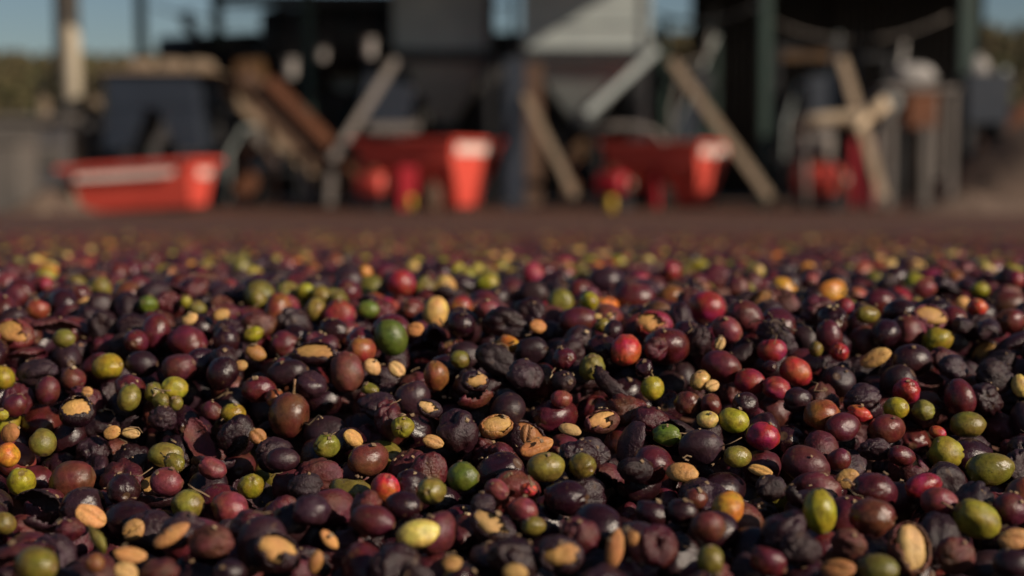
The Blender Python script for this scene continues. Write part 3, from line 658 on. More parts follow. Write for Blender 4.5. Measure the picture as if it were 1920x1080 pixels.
gx = np.concatenate([[-1500, -400, -100, -40], np.linspace(-20, 20, 41), [40, 100, 400, 1500]]); gy = np.concatenate([[-200, -20], np.linspace(-5, 60, 66), [100, 200, 400, 900, 2500]])
tag(sheet('ground', gx, gy, lambda x, y: -0.03 + (0.006 * math.sin(x * 1.7 + y * 2.3) if abs(x) < 21 and y < 60 else 0), EARTH), None, None, None, 'structure')
def hill(x, y):
    return -0.05 + max(0, (y - 60)) * .118 * (0.9 + .1 * math.sin(x * .02)) + .5 * math.sin(x * .05 + y * .03) * min(1, max(0, (y - 60) / 60))
tag(sheet('hill', np.linspace(-420, 420, 71), np.linspace(60, 340, 36), lambda x, y: hill(x, y) - (0 if y < 339 else 30), FIELD), None, None, None, 'structure')
# far coffee rows on the hill: leaf clumps
vb = MB(); g = random.Random(3)
for row in range(16):
    y0 = 80 + row * 15
    for x in np.arange(-y0 * .52, y0 * .52, 1.6 + row * .14):
        for q in range(2):
            cx, cy = x + g.uniform(-.6, .6), y0 + g.uniform(-1, 1); cz = hill(cx, cy) + g.uniform(.3, 1.4); s = g.uniform(.7, 1.2) * (1 + row * .05)
            vs = []
            for a in ((1, 0, 0), (-1, 0, 0), (0, 1, 0), (0, -1, 0), (0, 0, 1), (0, 0, -1)):
                k = s * g.uniform(.6, 1.15); vs.append((cx + a[0] * k, cy + a[1] * k, cz + a[2] * k * .9))
            vb.add(vs, [(0, 2, 4), (2, 1, 4), (1, 3, 4), (3, 0, 4), (2, 0, 5), (1, 2, 5), (3, 1, 5), (0, 3, 5)])
tag(vb.build('far_coffee_shrubs', VEG), 'far olive brown rows of coffee shrubs on the hillside', 'shrubs', None, 'stuff')

# ------------------------------------------------------------------ background: open processing shed
W = lambda px, Y: px * Y / F
shed = empty('open_shed', P(1000, 392, 12).xy.to_3d()); tag(shed, 'open machinery shed on green posts and shade-blackened back wall', 'shed')
so_ = Vector(shed.location)
def rel(v): return Vector(v) - so_
YP = 10.9
for px, w_ in ((270, 17), (582, 15), (1432, 18), (1806, 26)):
    p = P(px, 300, 12.0 if px < 1400 else 11.6)
    b = MB(); q = W(w_, p.y)
    b.box(rel((p.x, p.y, 1.25)), (q, .09, 2.6)); b.box(rel((p.x, p.y, .01)), (q + .10, .2, .03))
    b.build('post', GREEN, shed, .004)
xl, xr = P(255, 0, 11.9).x, 1.86
b = MB(); n_c = 70
for side in (0,):
    vs = []; fs = []
    for i in range(n_c * 4 + 1):
        x = xl - .4 + (xr - xl + .6) * i / (n_c * 4); dz = .02 * math.sin(i * math.pi / 2)
        vs += [rel((x, 10.1, 2.42 + dz)), rel((x, 17.0, 2.95 + dz)), rel((x, 10.1, 2.40 + dz)), rel((x, 17.0, 2.93 + dz))]
    for i in range(n_c * 4):
        a = i * 4; fs += [(a, a + 4, a + 5, a + 1), (a + 2, a + 3, a + 7, a + 6), (a, a + 2, a + 6, a + 4), (a + 1, a + 5, a + 7, a + 3)]
    b.add(vs, fs, True)
b.build('roof', DARKSTEEL, shed)
for Y, z in ((12.0, 2.44), (15.8, 2.68)):
    MB().box(rel(((xl + xr) / 2, Y, z)), (xr - xl, .1, .14)).build('beam', DARKSTEEL, shed, .004)
p0, p1 = P(400, 4, 12.6), P(760, 4, 12.6)
MB().box(rel(((p0.x + p1.x) / 2, 12.6, p0.z + .02)), (p1.x - p0.x, .08, .11)).build('tie_beam', DARKSTEEL, shed, .004)
def corr(x0, x1, Y, z0, z1):
    b = MB(); k = max(8, int((x1 - x0) / .02)); vs = []; fs = []
    for i in range(k + 1):
        x = x0 + (x1 - x0) * i / k; dy = .012 * math.sin(i * math.pi / 2)
        vs += [rel((x, Y + dy, z0)), rel((x, Y + dy, z1)), rel((x, Y + .012 + dy, z0)), rel((x, Y + .012 + dy, z1))]
    for i in range(k):
        a = i * 4; fs += [(a, a + 4, a + 5, a + 1), (a + 2, a + 3, a + 7, a + 6), (a + 1, a + 5, a + 7, a + 3), (a, a + 2, a + 6, a + 4)]
    return b.add(vs, fs, True).build('wall_sheet', BLACK, shed)  # interior shade is put into the colour of these sheets
Yb = 15.0
for a0, a1, top in ((385, 640, 105), (640, 760, 12), (760, 1235, 60), (1236, 1292, 96), (1293, 1560, -200), (1552, 1835, -200)):
    corr(P(a0, 300, Yb).x, P(a1, 300, Yb).x - .01, Yb - (.06 if a0 == 1552 else 0), 0, P(960, top, Yb).z)
b = MB(); x0, x1 = 2.0, 7.6
b.hexa([rel(q) for q in ((x0, 11.5, 2.34), (x1, 11.5, 2.34), (x1, 17, 2.60), (x0, 17, 2.60), (x0, 11.5, 2.37), (x1, 11.5, 2.37), (x1, 17, 2.63), (x0, 17, 2.63))]).build('unseen_lean_to_roof', DARKSTEEL, shed)  # added out of view, stretched to keep sun off the wall sheets
for x_p in (4.9, 7.4):  # unseen posts added to carry that roof
    MB().box(rel((x_p, 16.4, 1.27)), (.1, .1, 2.5)).build('post', GREEN, shed, .004)
MB().box(rel((7.4, 11.7, 1.15)), (.1, .1, 2.3)).build('post', GREEN, shed, .004)

# ------------------------------------------------------------------ red pulping machines
def pulper():
    r = empty('pulping_machine')
    L, Wd = .86, .62; zt_, zb = .60, .38
    hb_ = MB().shell((0, 0, zb), (L - .03, Wd - .03, 0), (0, 0, zt_), (L + .03, Wd + .03, 0), .012).build('hopper_box', RED, r, .003)
    rim = MB()
    for sx_, sy_, dx, dy in ((0, -1, L + .09, .035), (0, 1, L + .09, .035), (-1, 0, .035, Wd + .02), (1, 0, .035, Wd + .02)):
        rim.box((sx_ * (L / 2 + .028), sy_ * (Wd / 2 + .028), zt_ - .012), (dx, dy, .03))
    rim.build('rim', RED, hb_, .003)
    MB().box((L / 2 + .0155, -.01, zt_ - .085), (.006, Wd - .10, .085), Matrix.Rotation(R(7.8), 3, 'Y')).build('name_plate', WHITE, hb_)
    bo = MB()
    for k in np.linspace(-.36, .36, 9): bo.tube([(k, -Wd / 2 - .052, zt_ - .012), (k, -Wd / 2 - .040, zt_ - .012)], .009, 6)
    bo.build('bolts', DARKSTEEL, hb_)
    fu = MB().frustum((L / 2 - .15, -.02, .03), (.17, .24, 0), (L / 2 - .20, 0, zb - .001), (.38, Wd - .06, 0)).build('funnel', RED, r, .004)
    MB().box((L / 2 - .15, -.02, .015), (.14, .18, .03)).build('outlet', DARKSTEEL, fu, .003)
    MB().frustum((-.20, 0, .16), (.16, .30, 0), (-.20, 0, zb - .001), (.36, Wd - .10, 0)).build('side_chute', RED, r, .004)
    for sy_ in (-1, 1):
        MB().box((-L / 2 + .07, sy_ * (Wd / 2 - .06), zb / 2), (.06, .06, zb - .004)).build('leg', CRIMSON, r, .004)
        MB().box((.02, sy_ * (Wd / 2 - .06), zb / 2), (.05, .05, zb - .004)).build('leg', CRIMSON, r, .004)
    MB().tube([(-.34, 0, .09), (-.06, 0, .09)], .075, 16).build('drum', DARKSTEEL, r)
    return r
pm = pulper(); p = P(800, 392, 10.9); pm.location = (p.x + .02, 10.95, 0); pm.rotation_euler = (0, 0, R(-25)); pm.scale = (.95, 1.3, .9)
tag(pm, 'red pulping machine with tapering funnel between grey boards and dark posts', 'machine', 'red pulping machines')
pm2 = copy_tree(pm); p = P(1250, 392, 11.4); pm2.location = (p.x, 11.45, 0); pm2.rotation_euler = (0, 0, R(-28)); pm2.scale = (.93, 1.1, .88)
tag(pm2, 'red pulping machine with funnel beside the long pale leaning plank', 'machine', 'red pulping machines')
def motor(px, py, Y, w_, label, mat=CRIMSON):
    p = P(px, py, Y); r = empty('electric_motor', (p.x, Y, 0), (0, 0, R(-30))); s = W(w_, Y)
    z = .10 + .40 * s
    h = MB().tube([(-.50 * s, 0, z), (-.46 * s, 0, z), (.30 * s, 0, z), (.42 * s, 0, z), (.46 * s, 0, z)], [.26 * s, .36 * s, .36 * s, .30 * s, .18 * s], 20).build('housing', mat, r)
    f = MB()
    for k in range(14):
        a = k * math.pi / 7; f.box((-.08 * s, .365 * s * math.cos(a), z + .365 * s * math.sin(a)), (.66 * s, .05 * s, .012), Matrix.Rotation(a, 3, 'X'))
    f.build('fins', mat, h)
    MB().box((-.05 * s, -.1 * s, z + .42 * s), (.30 * s, .26 * s, .16 * s)).build('terminal_box', RUST, h, .006)
    MB().box((0, 0, .05), (.95 * s, .8 * s, .10)).build('base', DARKSTEEL, r, .004)
    MB().tube([(.46 * s, 0, z), (.66 * s, 0, z)], .06 * s, 10).build('shaft', STEEL, r)
    MB().tube([(.58 * s, 0, z), (.63 * s, 0, z)], .20 * s, 16).build('pulley', RUST, r)
    tag(r, label, 'motor', 'red motors on the ground'); return r
motor(703, 345, 10.3, 62, 'small faded red motor standing below the hopper by the grey board', RED)
motor(1150, 345, 10.7, 60, 'small crimson motor in front of the farther pulping machine')
motor(1535, 350, 10.5, 84, 'wide red motor under the peeled timber at the third post', RED)
def stand(px, y0, y1, Y, w_, name, mat, label, cat, lean=0, group=None):
    p, q = P(px, y1, Y), P(px + lean, y0, Y); r = W(w_, Y) / 2
    o = empty(name, (p.x, Y, 0)); h = q.z
    MB().hexa([(-r, -r, 0), (r, -r, 0), (r, r, 0), (-r, r, 0), (q.x - p.x - r, -r, h), (q.x - p.x + r, -r, h), (q.x - p.x + r, r, h), (q.x - p.x - r, r, h)]).build('shaft', mat, o, .004)
    MB().box((0, 0, .01), (r * 2 + .07, r * 2 + .07, .02)).build('foot_plate', DARKSTEEL, o, .003)
    return tag(o, label, cat, group)
stand(765, 312, 384, 10.2, 32, 'red_stand', CRIMSON, 'short crimson stand in front of the nearer pulping machine', 'stand')
stand(1612, 262, 386, 10.9, 40, 'red_stand', CRIMSON, 'tall crimson stand behind the leaning board', 'stand')
# sagging brown sack by the machine
def sack(px, py, Y, w_, h_, mat, label, lie=False, z0=None):
    p = P(px, py, Y); w2, h2 = W(w_, Y), W(h_, Y)
    d, f = sphere_grid(20, 12); sgn = np.sign(d) * np.abs(d) ** .7
    v = sgn * np.array([w2 / 2, w2 * .36, h2 / 2]); v *= (1 + .05 * wob(d, 4, int(px)) + .02 * wob(d, 11, int(px) + 1))[:, None]
    if not lie: v[:, :2] *= (1 - .35 * np.clip(d[:, 2:3] - .35, 0, 1))
    v[:, 2] -= v[:, 2].min()
    e = empty('sack', (p.x, Y, p.z if z0 is None else z0))
    MB().add(v.tolist(), f, True).build('bag', mat, e)
    tk = MB(); tz = v[:, 2].max()
    if lie: tk.box((w2 / 2 - .005, 0, h2 * .45), (.03, w2 * .3, h2 * .35))
    else: tk.box((0, 0, tz), (w2 * .35, w2 * .16, .05))
    tk.build('tied_end', mat, e, .006)
    return tag(e, label, 'sack', 'jute sacks among the machines')
sack(812, 388, 10.1, 34, 54, BROWNWOOD, 'brown upright sack beside the short crimson stand', z0=0)

# left red trough
tr = empty('red_trough'); p = P(262, 398, 9.9); tr.location = (p.x, 10.1, .0); tr.rotation_euler = (0, R(-3.5), R(-9)); tr.scale = (.93, .93, .92)
MB().shell((.0, 0, .03), (.86, .34, 0), (-.02, 0, .38), (1.02, .58, 0), .014).build('tub', RED, tr, .004)
rim = MB()
for sx_, sy_, dx, dy in ((0, -1, 1.10, .04), (0, 1, 1.10, .04), (-1, 0, .04, .56), (1, 0, .04, .56)):
    rim.box((-.02 + sx_ * .53, sy_ * .31, .375), (dx, dy, .035))
rim.build('rim', RED, tr, .003)
nrm = math.atan2(.12, .35)
MB().box((-.03, -.286, .31), (.80, .006, .075), Matrix.Rotation(-nrm, 3, 'X')).build('lettering_band', WHITE, tr)
MB().box((.497, .0, .28), (.006, .26, .06), Matrix.Rotation(R(11), 3, 'Y')).build('lettering_band', WHITE, tr)
for sx_ in (-1, 1): MB().box((sx_ * .3, 0, .012), (.06, .42, .03)).build('skid', DARKSTEEL, tr, .003)
tag(tr, 'long red feed trough with pale lettering band lying by the low wall', 'trough')

# ------------------------------------------------------------------ grey storage bins over chutes
def bin_(name, px0, px1, Y, depth, label):
    a, c = P(px0, 90, Y), P(px1, 90, Y); w2 = c.x - a.x; cx = (a.x + c.x) / 2
    o = empty(name, (cx, Y + depth / 2, 0)); zb = P(960, 92, Y).z; zt_ = 2.25
    bo_ = MB().shell((0, 0, zb), (w2, depth, 0), (0, 0, zt_), (w2, depth, 0), .015).build('box', STEEL, o, .004)
    for k in (-1, 1):
        for q in (-1, 1): MB().box((k * (w2 / 2 + .004), q * (depth / 2 + .004), (zb + zt_) / 2), (.06, .06, zt_ - zb - .02)).build('corner_angle', STEEL, bo_, .003)
    MB().box((0, 0, zb - .055), (w2 + .08, depth + .08, .10)).build('base_frame', DARKSTEEL, o, .004)
    z2 = P(960, 228, Y).z
    ch_ = MB().frustum((0, 0, z2), (.16, .16, 0), (0, 0, zb - .107), (w2 - .06, depth - .06, 0)).build('chute', STEEL, o, .004)
    MB().box((0, 0, z2 - .04), (.2, .2, .07)).build('slide_gate', DARKSTEEL, ch_, .003)
    for k in (-1, 1):
        for q in (-1, 1): MB().box((k * (w2 / 2 - .02), q * (depth / 2 - .02), (zb - .107) / 2), (.07, .07, zb - .108)).build('leg', DARKSTEEL, o, .003)
    for z in np.linspace(zb + .22, zt_ - .1, 3):
        MB().box((0, -depth / 2 - .012, z), (w2 - .07, .02, .035)).build('stiffener', STEEL, bo_, .002)
    return tag(o, label, 'storage bin', 'grey steel bins over chutes')
bin_('storage_bin', 745, 918, 12.2, .95, 'shaded grey steel bin with funnel chute over the nearer pulping machine')
bin_('storage_bin', 988, 1212, 11.9, 1.0, 'half sunlit grey steel bin with bright right corner')
b = empty('ladder', P(940, 392, 12.0).xy.to_3d()); x_ = b.location
for k in (-1, 1): MB().box((k * .10, 0, 1.1), (.05, .03, 2.2)).build('rail', DARKSTEEL, b, .003)
for z in np.arange(.2, 2.2, .25): MB().tube([(-.1, 0, z), (.1, 0, z)], .012, 8).build('rung', DARKSTEEL, b)
tag(b, 'dark steel ladder standing between the two grey bins', 'ladder')
# pale brace under the right bin, dark blue post beside it
def bar(name, p, q, w_, t_, mat, label, cat, group=None):
    p, q = Vector(p), Vector(q); d = q - p; L = d.length; z = d.normalized()
    x = Vector((0, 1, 0)).cross(z).normalized(); y = z.cross(x)
    b = MB(); ns = 6; rg = random.Random(int(p.x * 1000)); vs = []; fs = []
    for i in range(ns + 1):
        s = i / ns; bow = x * (math.sin(s * math.pi) * rg.uniform(.002, .006))
        for sx_, sy_ in ((-1, -1), (1, -1), (1, 1), (-1, 1)): vs.append(x * (sx_ * w_ / 2 * rg.uniform(.96, 1.03)) + y * (sy_ * t_ / 2) + z * (L * s) + bow)
    for i in range(ns):
        for k in range(4): fs.append((i * 4 + k, i * 4 + (k + 1) % 4, i * 4 + 4 + (k + 1) % 4, i * 4 + 4 + k))
    fs += [(3, 2, 1, 0), tuple(ns * 4 + k for k in range(4))]
    b.add(vs, fs); o = b.build(name, mat, None, .004); o.location = p
    return tag(o, label, cat, group)
PL = 'planks leaning on the machinery'
bar('leaning_plank', P(1444, 372, 10.1), P(1258, 112, 10.75), W(18, 10.2), .02, WOOD, 'longest pale plank leaning left beside the farther pulping machine', 'plank', PL)
bar('leaning_plank', P(1655, 372, 10.0), P(1578, 108, 10.7), W(19, 10.2), .02, WOOD, 'pale plank leaning steeply across the peeled timber', 'plank', PL)
bar('leaning_plank', P(1078, 368, 10.3), P(984, 180, 10.8), W(15, 10.3), .02, WOOD, 'short pale plank leaning in the gap below the bins', 'plank', PL)
bar('leaning_plank', P(622, 300, 10.6), P(742, 112, 11.2), W(15, 10.6), .03, GREYWOOD, 'grey plank leaning right toward the shaded bin', 'plank', PL)
bar('steel_brace', P(1100, 214, 11.4), P(1232, 92, 11.5), W(15, 11.4), .03, STEEL, 'pale green grey steel brace slanting below the half sunlit bin', 'brace')
stand(965, 110, 384, 10.9, 40, 'steel_post', BLUE, 'dark blue steel post right of the nearer pulping machine', 'post')
stand(1000, 120, 384, 11.2, 34, 'timber_post', BROWNWOOD, 'dark brown timber post behind the short pale plank', 'post')
bar('timber_rail', P(690, 240, 10.5), P(785, 238, 10.5), W(17, 10.5), .05, GREYWOOD, 'short grey rail above the nearer pulping machine', 'rail')
bar('metal_sheet', P(715, 232, 11.6), P(735, 150, 11.6), W(95, 11.6), .03, BLUE, 'navy blue sheet standing behind the grey leaning plank', 'panel')
t_ = MB().tube([P(1115, 246, 10.6), P(1150, 236, 10.6), P(1190, 236, 10.6), P(1225, 246, 10.6), P(1245, 268, 10.6)], W(12, 10.6) / 2, 10).build('pipe', GREYWOOD)
tag(t_, 'tan curved pipe arching over the farther pulping machine', 'pipe')

# ------------------------------------------------------------------ left: bin with sacks, wooden elevator, dark motor, walls, pole
bl = empty('blue_bin', P(308, 392, 11.2).xy.to_3d()); z0, z1 = P(960, 205, 11.2).z, P(960, 142, 11.2).z; w2 = W(165, 11.2)
MB().shell((0, 0, z0), (w2, .7, 0), (0, 0, z1), (w2, .7, 0), .012).build('box', BLUE, bl, .004)
for k in (-1, 1):
    MB().hexa([(k * (w2 / 2 - .06) - .09, -.33, P(960, 282, 11.2).z), (k * (w2 / 2 - .06) + .09, -.33, P(960, 282, 11.2).z), (k * (w2 / 2 - .06) + .09, .33, P(960, 282, 11.2).z), (k * (w2 / 2 - .06) - .09, .33, P(960, 282, 11.2).z),
               (k * .20 - .16, -.34, z0 - .003), (k * .20 + .16, -.34, z0 - .003), (k * .20 + .16, .34, z0 - .003), (k * .20 - .16, .34, z0 - .003)]).build('outlet_leg', BLUE, bl, .004)
    MB().box((k * .25, 0, P(960, 282, 11.2).z / 2 - .01), (.06, .5, P(960, 282, 11.2).z - .02)).build('stand', DARKSTEEL, bl, .003)
tag(bl, 'slate blue steel bin on splayed outlets behind the red trough', 'bin')
MB_l = tag(MB().box((P(308, 140, 11.2).x + .05, 11.2, z1 + .012), (w2 + .16, .8, .02)).build('plank_lid', WOOD, None, .004), 'wooden lid board lying on the slate blue bin', 'board')
for k, (px, w_, lab) in enumerate(((266, 60, 'flat tan sack lying leftmost on the blue bin lid'), (322, 62, 'flat tan sack lying in the middle of the blue bin lid'), (374, 54, 'flat tan sack lying rightmost on the blue bin lid'))):
    sack(px, 139, 11.15, w_, 24, SACK, lab, True, z1 + .024)
el = empty('elevator', P(640, 392, 11.0).xy.to_3d()); eo = Vector(el.location)
def eb(a, c, w_, mat, name, dy=0, t_=.04):
    p, q = P(*a, 10.9 + dy) - eo, P(*c, 10.9 + dy) - eo; d = q - p; z = d.normalized(); x = Vector((0, 1, 0)).cross(z).normalized(); y = z.cross(x)
    W2 = W(w_, 10.9) / 2
    MB().hexa([p - x * W2 - y * t_ / 2, p + x * W2 - y * t_ / 2, p + x * W2 + y * t_ / 2, p - x * W2 + y * t_ / 2, q - x * W2 - y * t_ / 2, q + x * W2 - y * t_ / 2, q + x * W2 + y * t_ / 2, q - x * W2 + y * t_ / 2]).build(name, mat, el, .004)
eb((690, 372), (455, 135), 30, BROWNWOOD, 'side_board'); eb((680, 330), (505, 150), 22, RUST, 'side_board', -.1); eb((640, 375), (420, 160), 24, WOOD, 'side_board', .45)
eb((665, 352), (440, 130), 60, BROWNWOOD, 'belt_board', .2, .02)
eb((585, 380), (560, 262), 14, GREYWOOD, 'prop', .3); eb((520, 385), (500, 230), 16, BROWNWOOD, 'prop', .3); eb((618, 385), (622, 320), 14, GREYWOOD, 'prop', -.05)
eb((476, 172), (468, 114), 46, OCHRE, 'head_box', .12, .25)
tag(el, 'wooden elevator chute with ochre head slanting down to the ground', 'elevator')
for px, py, w_, h_, lab in ((545, 146, 26, 44, 'pale grey bucket hanging beside the second green post'), (604, 114, 20, 26, 'small pale bucket just past the second green post'), (693, 108, 24, 44, 'pale bucket hanging before the dark drum')):
    p = P(px, py, 11.3); w2, h2 = W(w_, 11.3) / 2, W(h_, 11.3) * .8
    e = empty('bucket', p); MB().lathe((0, 0, 0), [(.72 * w2, 0), (.78 * w2, .04 * h2), (.86 * w2, .5 * h2), (.97 * w2, .95 * h2), (1.05 * w2, .96 * h2), (1.05 * w2, h2), (.92 * w2, h2), (.76 * w2, .08 * h2)], 20).build('body', JUG, e)  # pail-shaped bodies added for pale blobs among the dark machinery
    MB().tube([(-w2, 0, .95 * h2), (-.6 * w2, 0, 1.35 * h2), (0, 0, 1.5 * h2), (.6 * w2, 0, 1.35 * h2), (w2, 0, .95 * h2)], .005, 6).build('handle', DARKSTEEL, e)
    MB().tube([(0, 0, 1.5 * h2), (0, .02, 2.45 - p.z)], .006, 6).build('cord', DARKSTEEL, e)
    tag(e, lab, 'bucket', 'pale blobs hanging under the roof')
dm = empty('drum_dryer', P(420, 392, 12.8).xy.to_3d()); do = Vector(dm.location)
pa, pb = P(300, 92, 12.8) - do, P(745, 66, 12.8) - do
MB().tube([pa, pa + (pb - pa) * .42], W(22, 12.8), 20).build('shaft_housing', DARKSTEEL, dm)
MB().tube([pa + (pb - pa) * .45, pb], W(62, 12.8), 28).build('drum', BLACK, dm)
for s in np.linspace(.5, .95, 4): MB().tube([pa + (pb - pa) * s, pa + (pb - pa) * (s + .02)], W(66, 12.8), 28).build('hoop', DARKSTEEL, dm)
for px in (330, 480, 700): q = P(px, 100, 12.8) - do; MB().box((q.x, 0, q.z / 2), (.1, .5, q.z)).build('support', DARKSTEEL, dm, .004)
MB().tube([P(375, 84, 12.6) - do, P(366, 62, 12.6) - do, P(352, 45, 12.6) - do, P(348, 22, 12.6) - do], [.05, .05, .055, .06], 12).build('elbow_pipe', DARKSTEEL, dm)
MB().tube([P(408, 84, 12.6) - do, P(405, -40, 12.6) - do], W(11, 12.6), 12).build('flue', GREEN, dm)
tag(dm, 'dark drum dryer with bent pipe silhouetted against the sky', 'dryer')

# low wall at the left, built of blocks
wall = empty('low_wall', P(60, 398, 10.6).xy.to_3d()); wo = Vector(wall.location)
ztop = P(960, 216, 10.6).z; xe = P(128, 300, 10.6).x - wo.x; bw, bh = .40, (ztop - .05) / 4
bm_ = MB().box((0, 0, 0), (bw - .012, .18, bh - .012)).build('block', CONCRETE, wall, .006); first = True
for rI in range(4):
    for cI in range(8):
        x = xe - bw / 2 - cI * bw - (rI % 2) * bw / 2
        o = bm_ if first else bm_.copy()
        if not first: C.objects.link(o); o.parent = wall
        first = False; o.location = (x, random.uniform(-.004, .004), bh / 2 + rI * bh)
MB().box((xe - 1.7, .0, (ztop - .06) / 2), (3.4, .12, ztop - .07)).build('mortar', DARKWALL, wall)
MB().box((xe - 1.68, 0, ztop - .022), (3.5, .26, .05)).build('coping', CONCRETE, wall, .006)
tag(wall, 'low grey block wall with pale coping at the field side', 'wall')
dw = empty('dark_wall', P(260, 392, 12.2).xy.to_3d())
MB().box((0, 0, P(960, 218, 12.2).z / 2), (W(330, 12.2), .2, P(960, 218, 12.2).z)).build('face', DARKWALL, dw, .008)
MB().box((0, -.02, P(960, 218, 12.2).z + .025), (W(336, 12.2), .28, .05)).build('coping', CONCRETE, dw, .008)
tag(dw, 'dark concrete wall behind the slate blue bin', 'wall')
bk = empty('concrete_block', P(20, 398, 9.8).xy.to_3d())
MB().box((0, 0, P(960, 272, 9.8).z / 2), (W(72, 9.8), .4, P(960, 272, 9.8).z)).build('block', CONCRETE, bk, .012)
MB().box((0, 0, P(960, 272, 9.8).z + .016), (W(78, 9.8), .44, .03)).build('cap', CONCRETE, bk, .006)
tag(bk, 'squat sunlit concrete pier at the end of the low wall', 'pier')
pl = empty('utility_pole', P(137, 300, 11.3).xy.to_3d())
MB().tube([(0, 0, 0), (0, 0, 5)], [W(21, 11.3), W(13, 11.3)], 14).build('shaft', POLE, pl)
MB().tube([(-.13, .09, .05), (-.11, .09, 4.6)], .03, 8).build('conduit', DARKSTEEL, pl)
MB().box((0, -.02, 4.6), (1.6, .1, .1)).build('cross_arm', BROWNWOOD, pl, .006)
tag(pl, 'tall pale utility pole against the sky', 'pole')
for px, top, lab in ((82, 140, 'short pale fence stake on the field side of the tall pole'), (178, 138, 'short pale fence stake between tall pole and slate blue bin')):
    stand(px, top, 215, 11.9, 15, 'fence_stake', SACK, lab, 'stake', 0, 'pale fence stakes')

# ------------------------------------------------------------------ right: peeled timber, barrel, sacks, blue bin, heap
tm = empty('peeled_timber', P(1570, 225, 10.1)); to = Vector(tm.location)
MB().tube([P(1488, 232, 10.2) - to, P(1540, 225, 10.15) - to, P(1600, 222, 10.1) - to, P(1635, 214, 10.05) - to, P(1662, 190, 10.0) - to], [.045, .05, .055, .05, .045], 12).build('trunk', PALEWOOD, tm)
MB().tube([P(1628, 216, 10.05) - to, P(1610, 236, 10.0) - to, P(1604, 246, 9.98) - to], [.04, .032, .026], 10).build('branch_stub', PALEWOOD, tm)
MB().tube([P(1505, 230, 10.2) - to, P(1508, 300, 10.25) - to, P(1510, 388, 10.3) - to], [.028, .03, .03], 10).build('prop', GREYWOOD, tm)
tag(tm, 'bent peeled timber lying level with its tip turned up', 'timber')
br = empty('barrel', P(1525, 300, 11.0).xy.to_3d()); zz = P(960, 215, 11.0).z; rb = W(40, 11.0)
MB().lathe((0, 0, 0), [(.85 * rb, 0), (.97 * rb, .25 * zz), (rb, .5 * zz), (.97 * rb, .75 * zz), (.86 * rb, zz)], 24).build('staves', GREYWOOD, br)
for s in (.2, .5, .8): MB().lathe((0, 0, s * zz), [(1.0 * rb, 0), (1.03 * rb, .005), (1.03 * rb, .035), (1.0 * rb, .04)], 24).build('hoop', DARKSTEEL, br)
tag(br, 'grey brown barrel standing under the peeled timber', 'barrel')
bar('metal_sheet', P(1548, 236, 12.2), P(1548, 140, 12.2), W(66, 12.2), .03, BLUE, 'faded slate blue sheet behind the steep pale plank', 'panel')
bar('ochre_beam', P(1448, 106, 12.6), P(1580, 104, 12.6), W(16, 12.6), .05, OCHRE, 'thin ochre beam crossing the dark shed interior', 'beam')
rs = empty('rack', P(1710, 392, 10.9).xy.to_3d()); ro = Vector(rs.location)
zz = P(960, 165, 10.9).z
MB().box((0, 0, zz - .02), (W(130, 10.9), .5, .04)).build('shelf', GREYWOOD, rs, .004)
for k in (-1, 1):
    for q in (-1, 1): MB().box((k * W(56, 10.9), q * .2, (zz - .042) / 2), (.05, .05, zz - .042)).build('leg', GREYWOOD, rs, .004)
tag(rs, 'grey timber rack carrying a cream sack near the heap', 'rack')
sack(1712, 160, 10.85, 74, 42, JUG, 'cream white sack lying on the grey rack', True, zz + .002)
stand(1733, 238, 382, 10.2, 19, 'pale_post', CONCRETE, 'pale grey post standing before the husk heap', 'post')
bx = empty('rusty_box', P(1722, 240, 10.3)); MB().box((0, 0, .12), (W(52, 10.3), .22, .24)).build('box', RUST, bx, .006); MB().box((0, 0, .252), (W(58, 10.3), .25, .02)).build('lid', RUST, bx, .004)
tag(bx, 'small rusty box fixed on top of the pale grey post', 'box')
bb = empty('blue_bin', P(1832, 392, 11.3).xy.to_3d()); z0, z1 = P(960, 232, 11.3).z, P(960, 140, 11.3).z
MB().shell((0, 0, z0), (W(74, 11.3), .4, 0), (0, 0, z1), (W(80, 11.3), .44, 0), .012).build('box', BLUE, bb, .004)
for k in (-1, 1): MB().box((k * W(30, 11.3), 0, (z0 - .002) / 2), (.06, .36, z0 - .002)).build('leg', DARKSTEEL, bb, .004)
MB().box((W(44, 11.3), 0, z1 - .2), (.05, .05, .5)).build('corner_post', STEEL, bb, .004)
tag(bb, 'slate blue bin on dark legs above the husk heap', 'bin')
sack(1836, 139, 11.3, 34, 34, JUG, 'cream bundle resting in the top of the slate blue bin', False, z1 - .02)
def heap(name, px, Y, w_, d_, h_, mat, label, seed):
    p = P(px, 392, Y); k = np.random.default_rng(seed); vs = []; fs = []; nr, na = 26, 64
    for i in range(nr + 1):
        s = i / nr
        for a in range(na):
            th = 2 * math.pi * a / na; q = 1 + .10 * math.sin(3 * th + seed) + .05 * math.sin(7 * th)
            x, y_ = w_ * s * q * math.cos(th), d_ * s * q * math.sin(th)
            z = h_ * (1 - s) ** 1.05 * (1 + .08 * math.sin(x * 5 + seed) * math.cos(y_ * 6)) + k.normal() * .008 * (s < .99) - .01
            vs.append((x, y_, z))
    for i in range(nr):
        for a in range(na): fs.append((i * na + a, (i + 1) * na + a, (i + 1) * na + (a + 1) % na, i * na + (a + 1) % na))
    o = MB().add(vs, fs, True).build(name, mat); o.location = (p.x, Y, 0); return tag(o, label, 'heap')
heap('husk_heap', 2010, 11.0, 1.25, 1.2, .95, HEAPM, 'tall brown heap of dried husks beside the slate blue bin', 5)
heap('husk_heap', 1820, 9.6, .55, .4, .16, HEAPM, 'low dark heap at the foot of the tall husk heap', 2)
heap('husk_heap', 92, 9.6, .34, .3, .17, HEAPM, 'little brown heap against the end of the red trough', 8)
eb_ = heap('earth_bank', 2000, 24, 3.2, 2.5, 2.0, RUST, 'orange earth bank beyond the slate blue bin', 4)

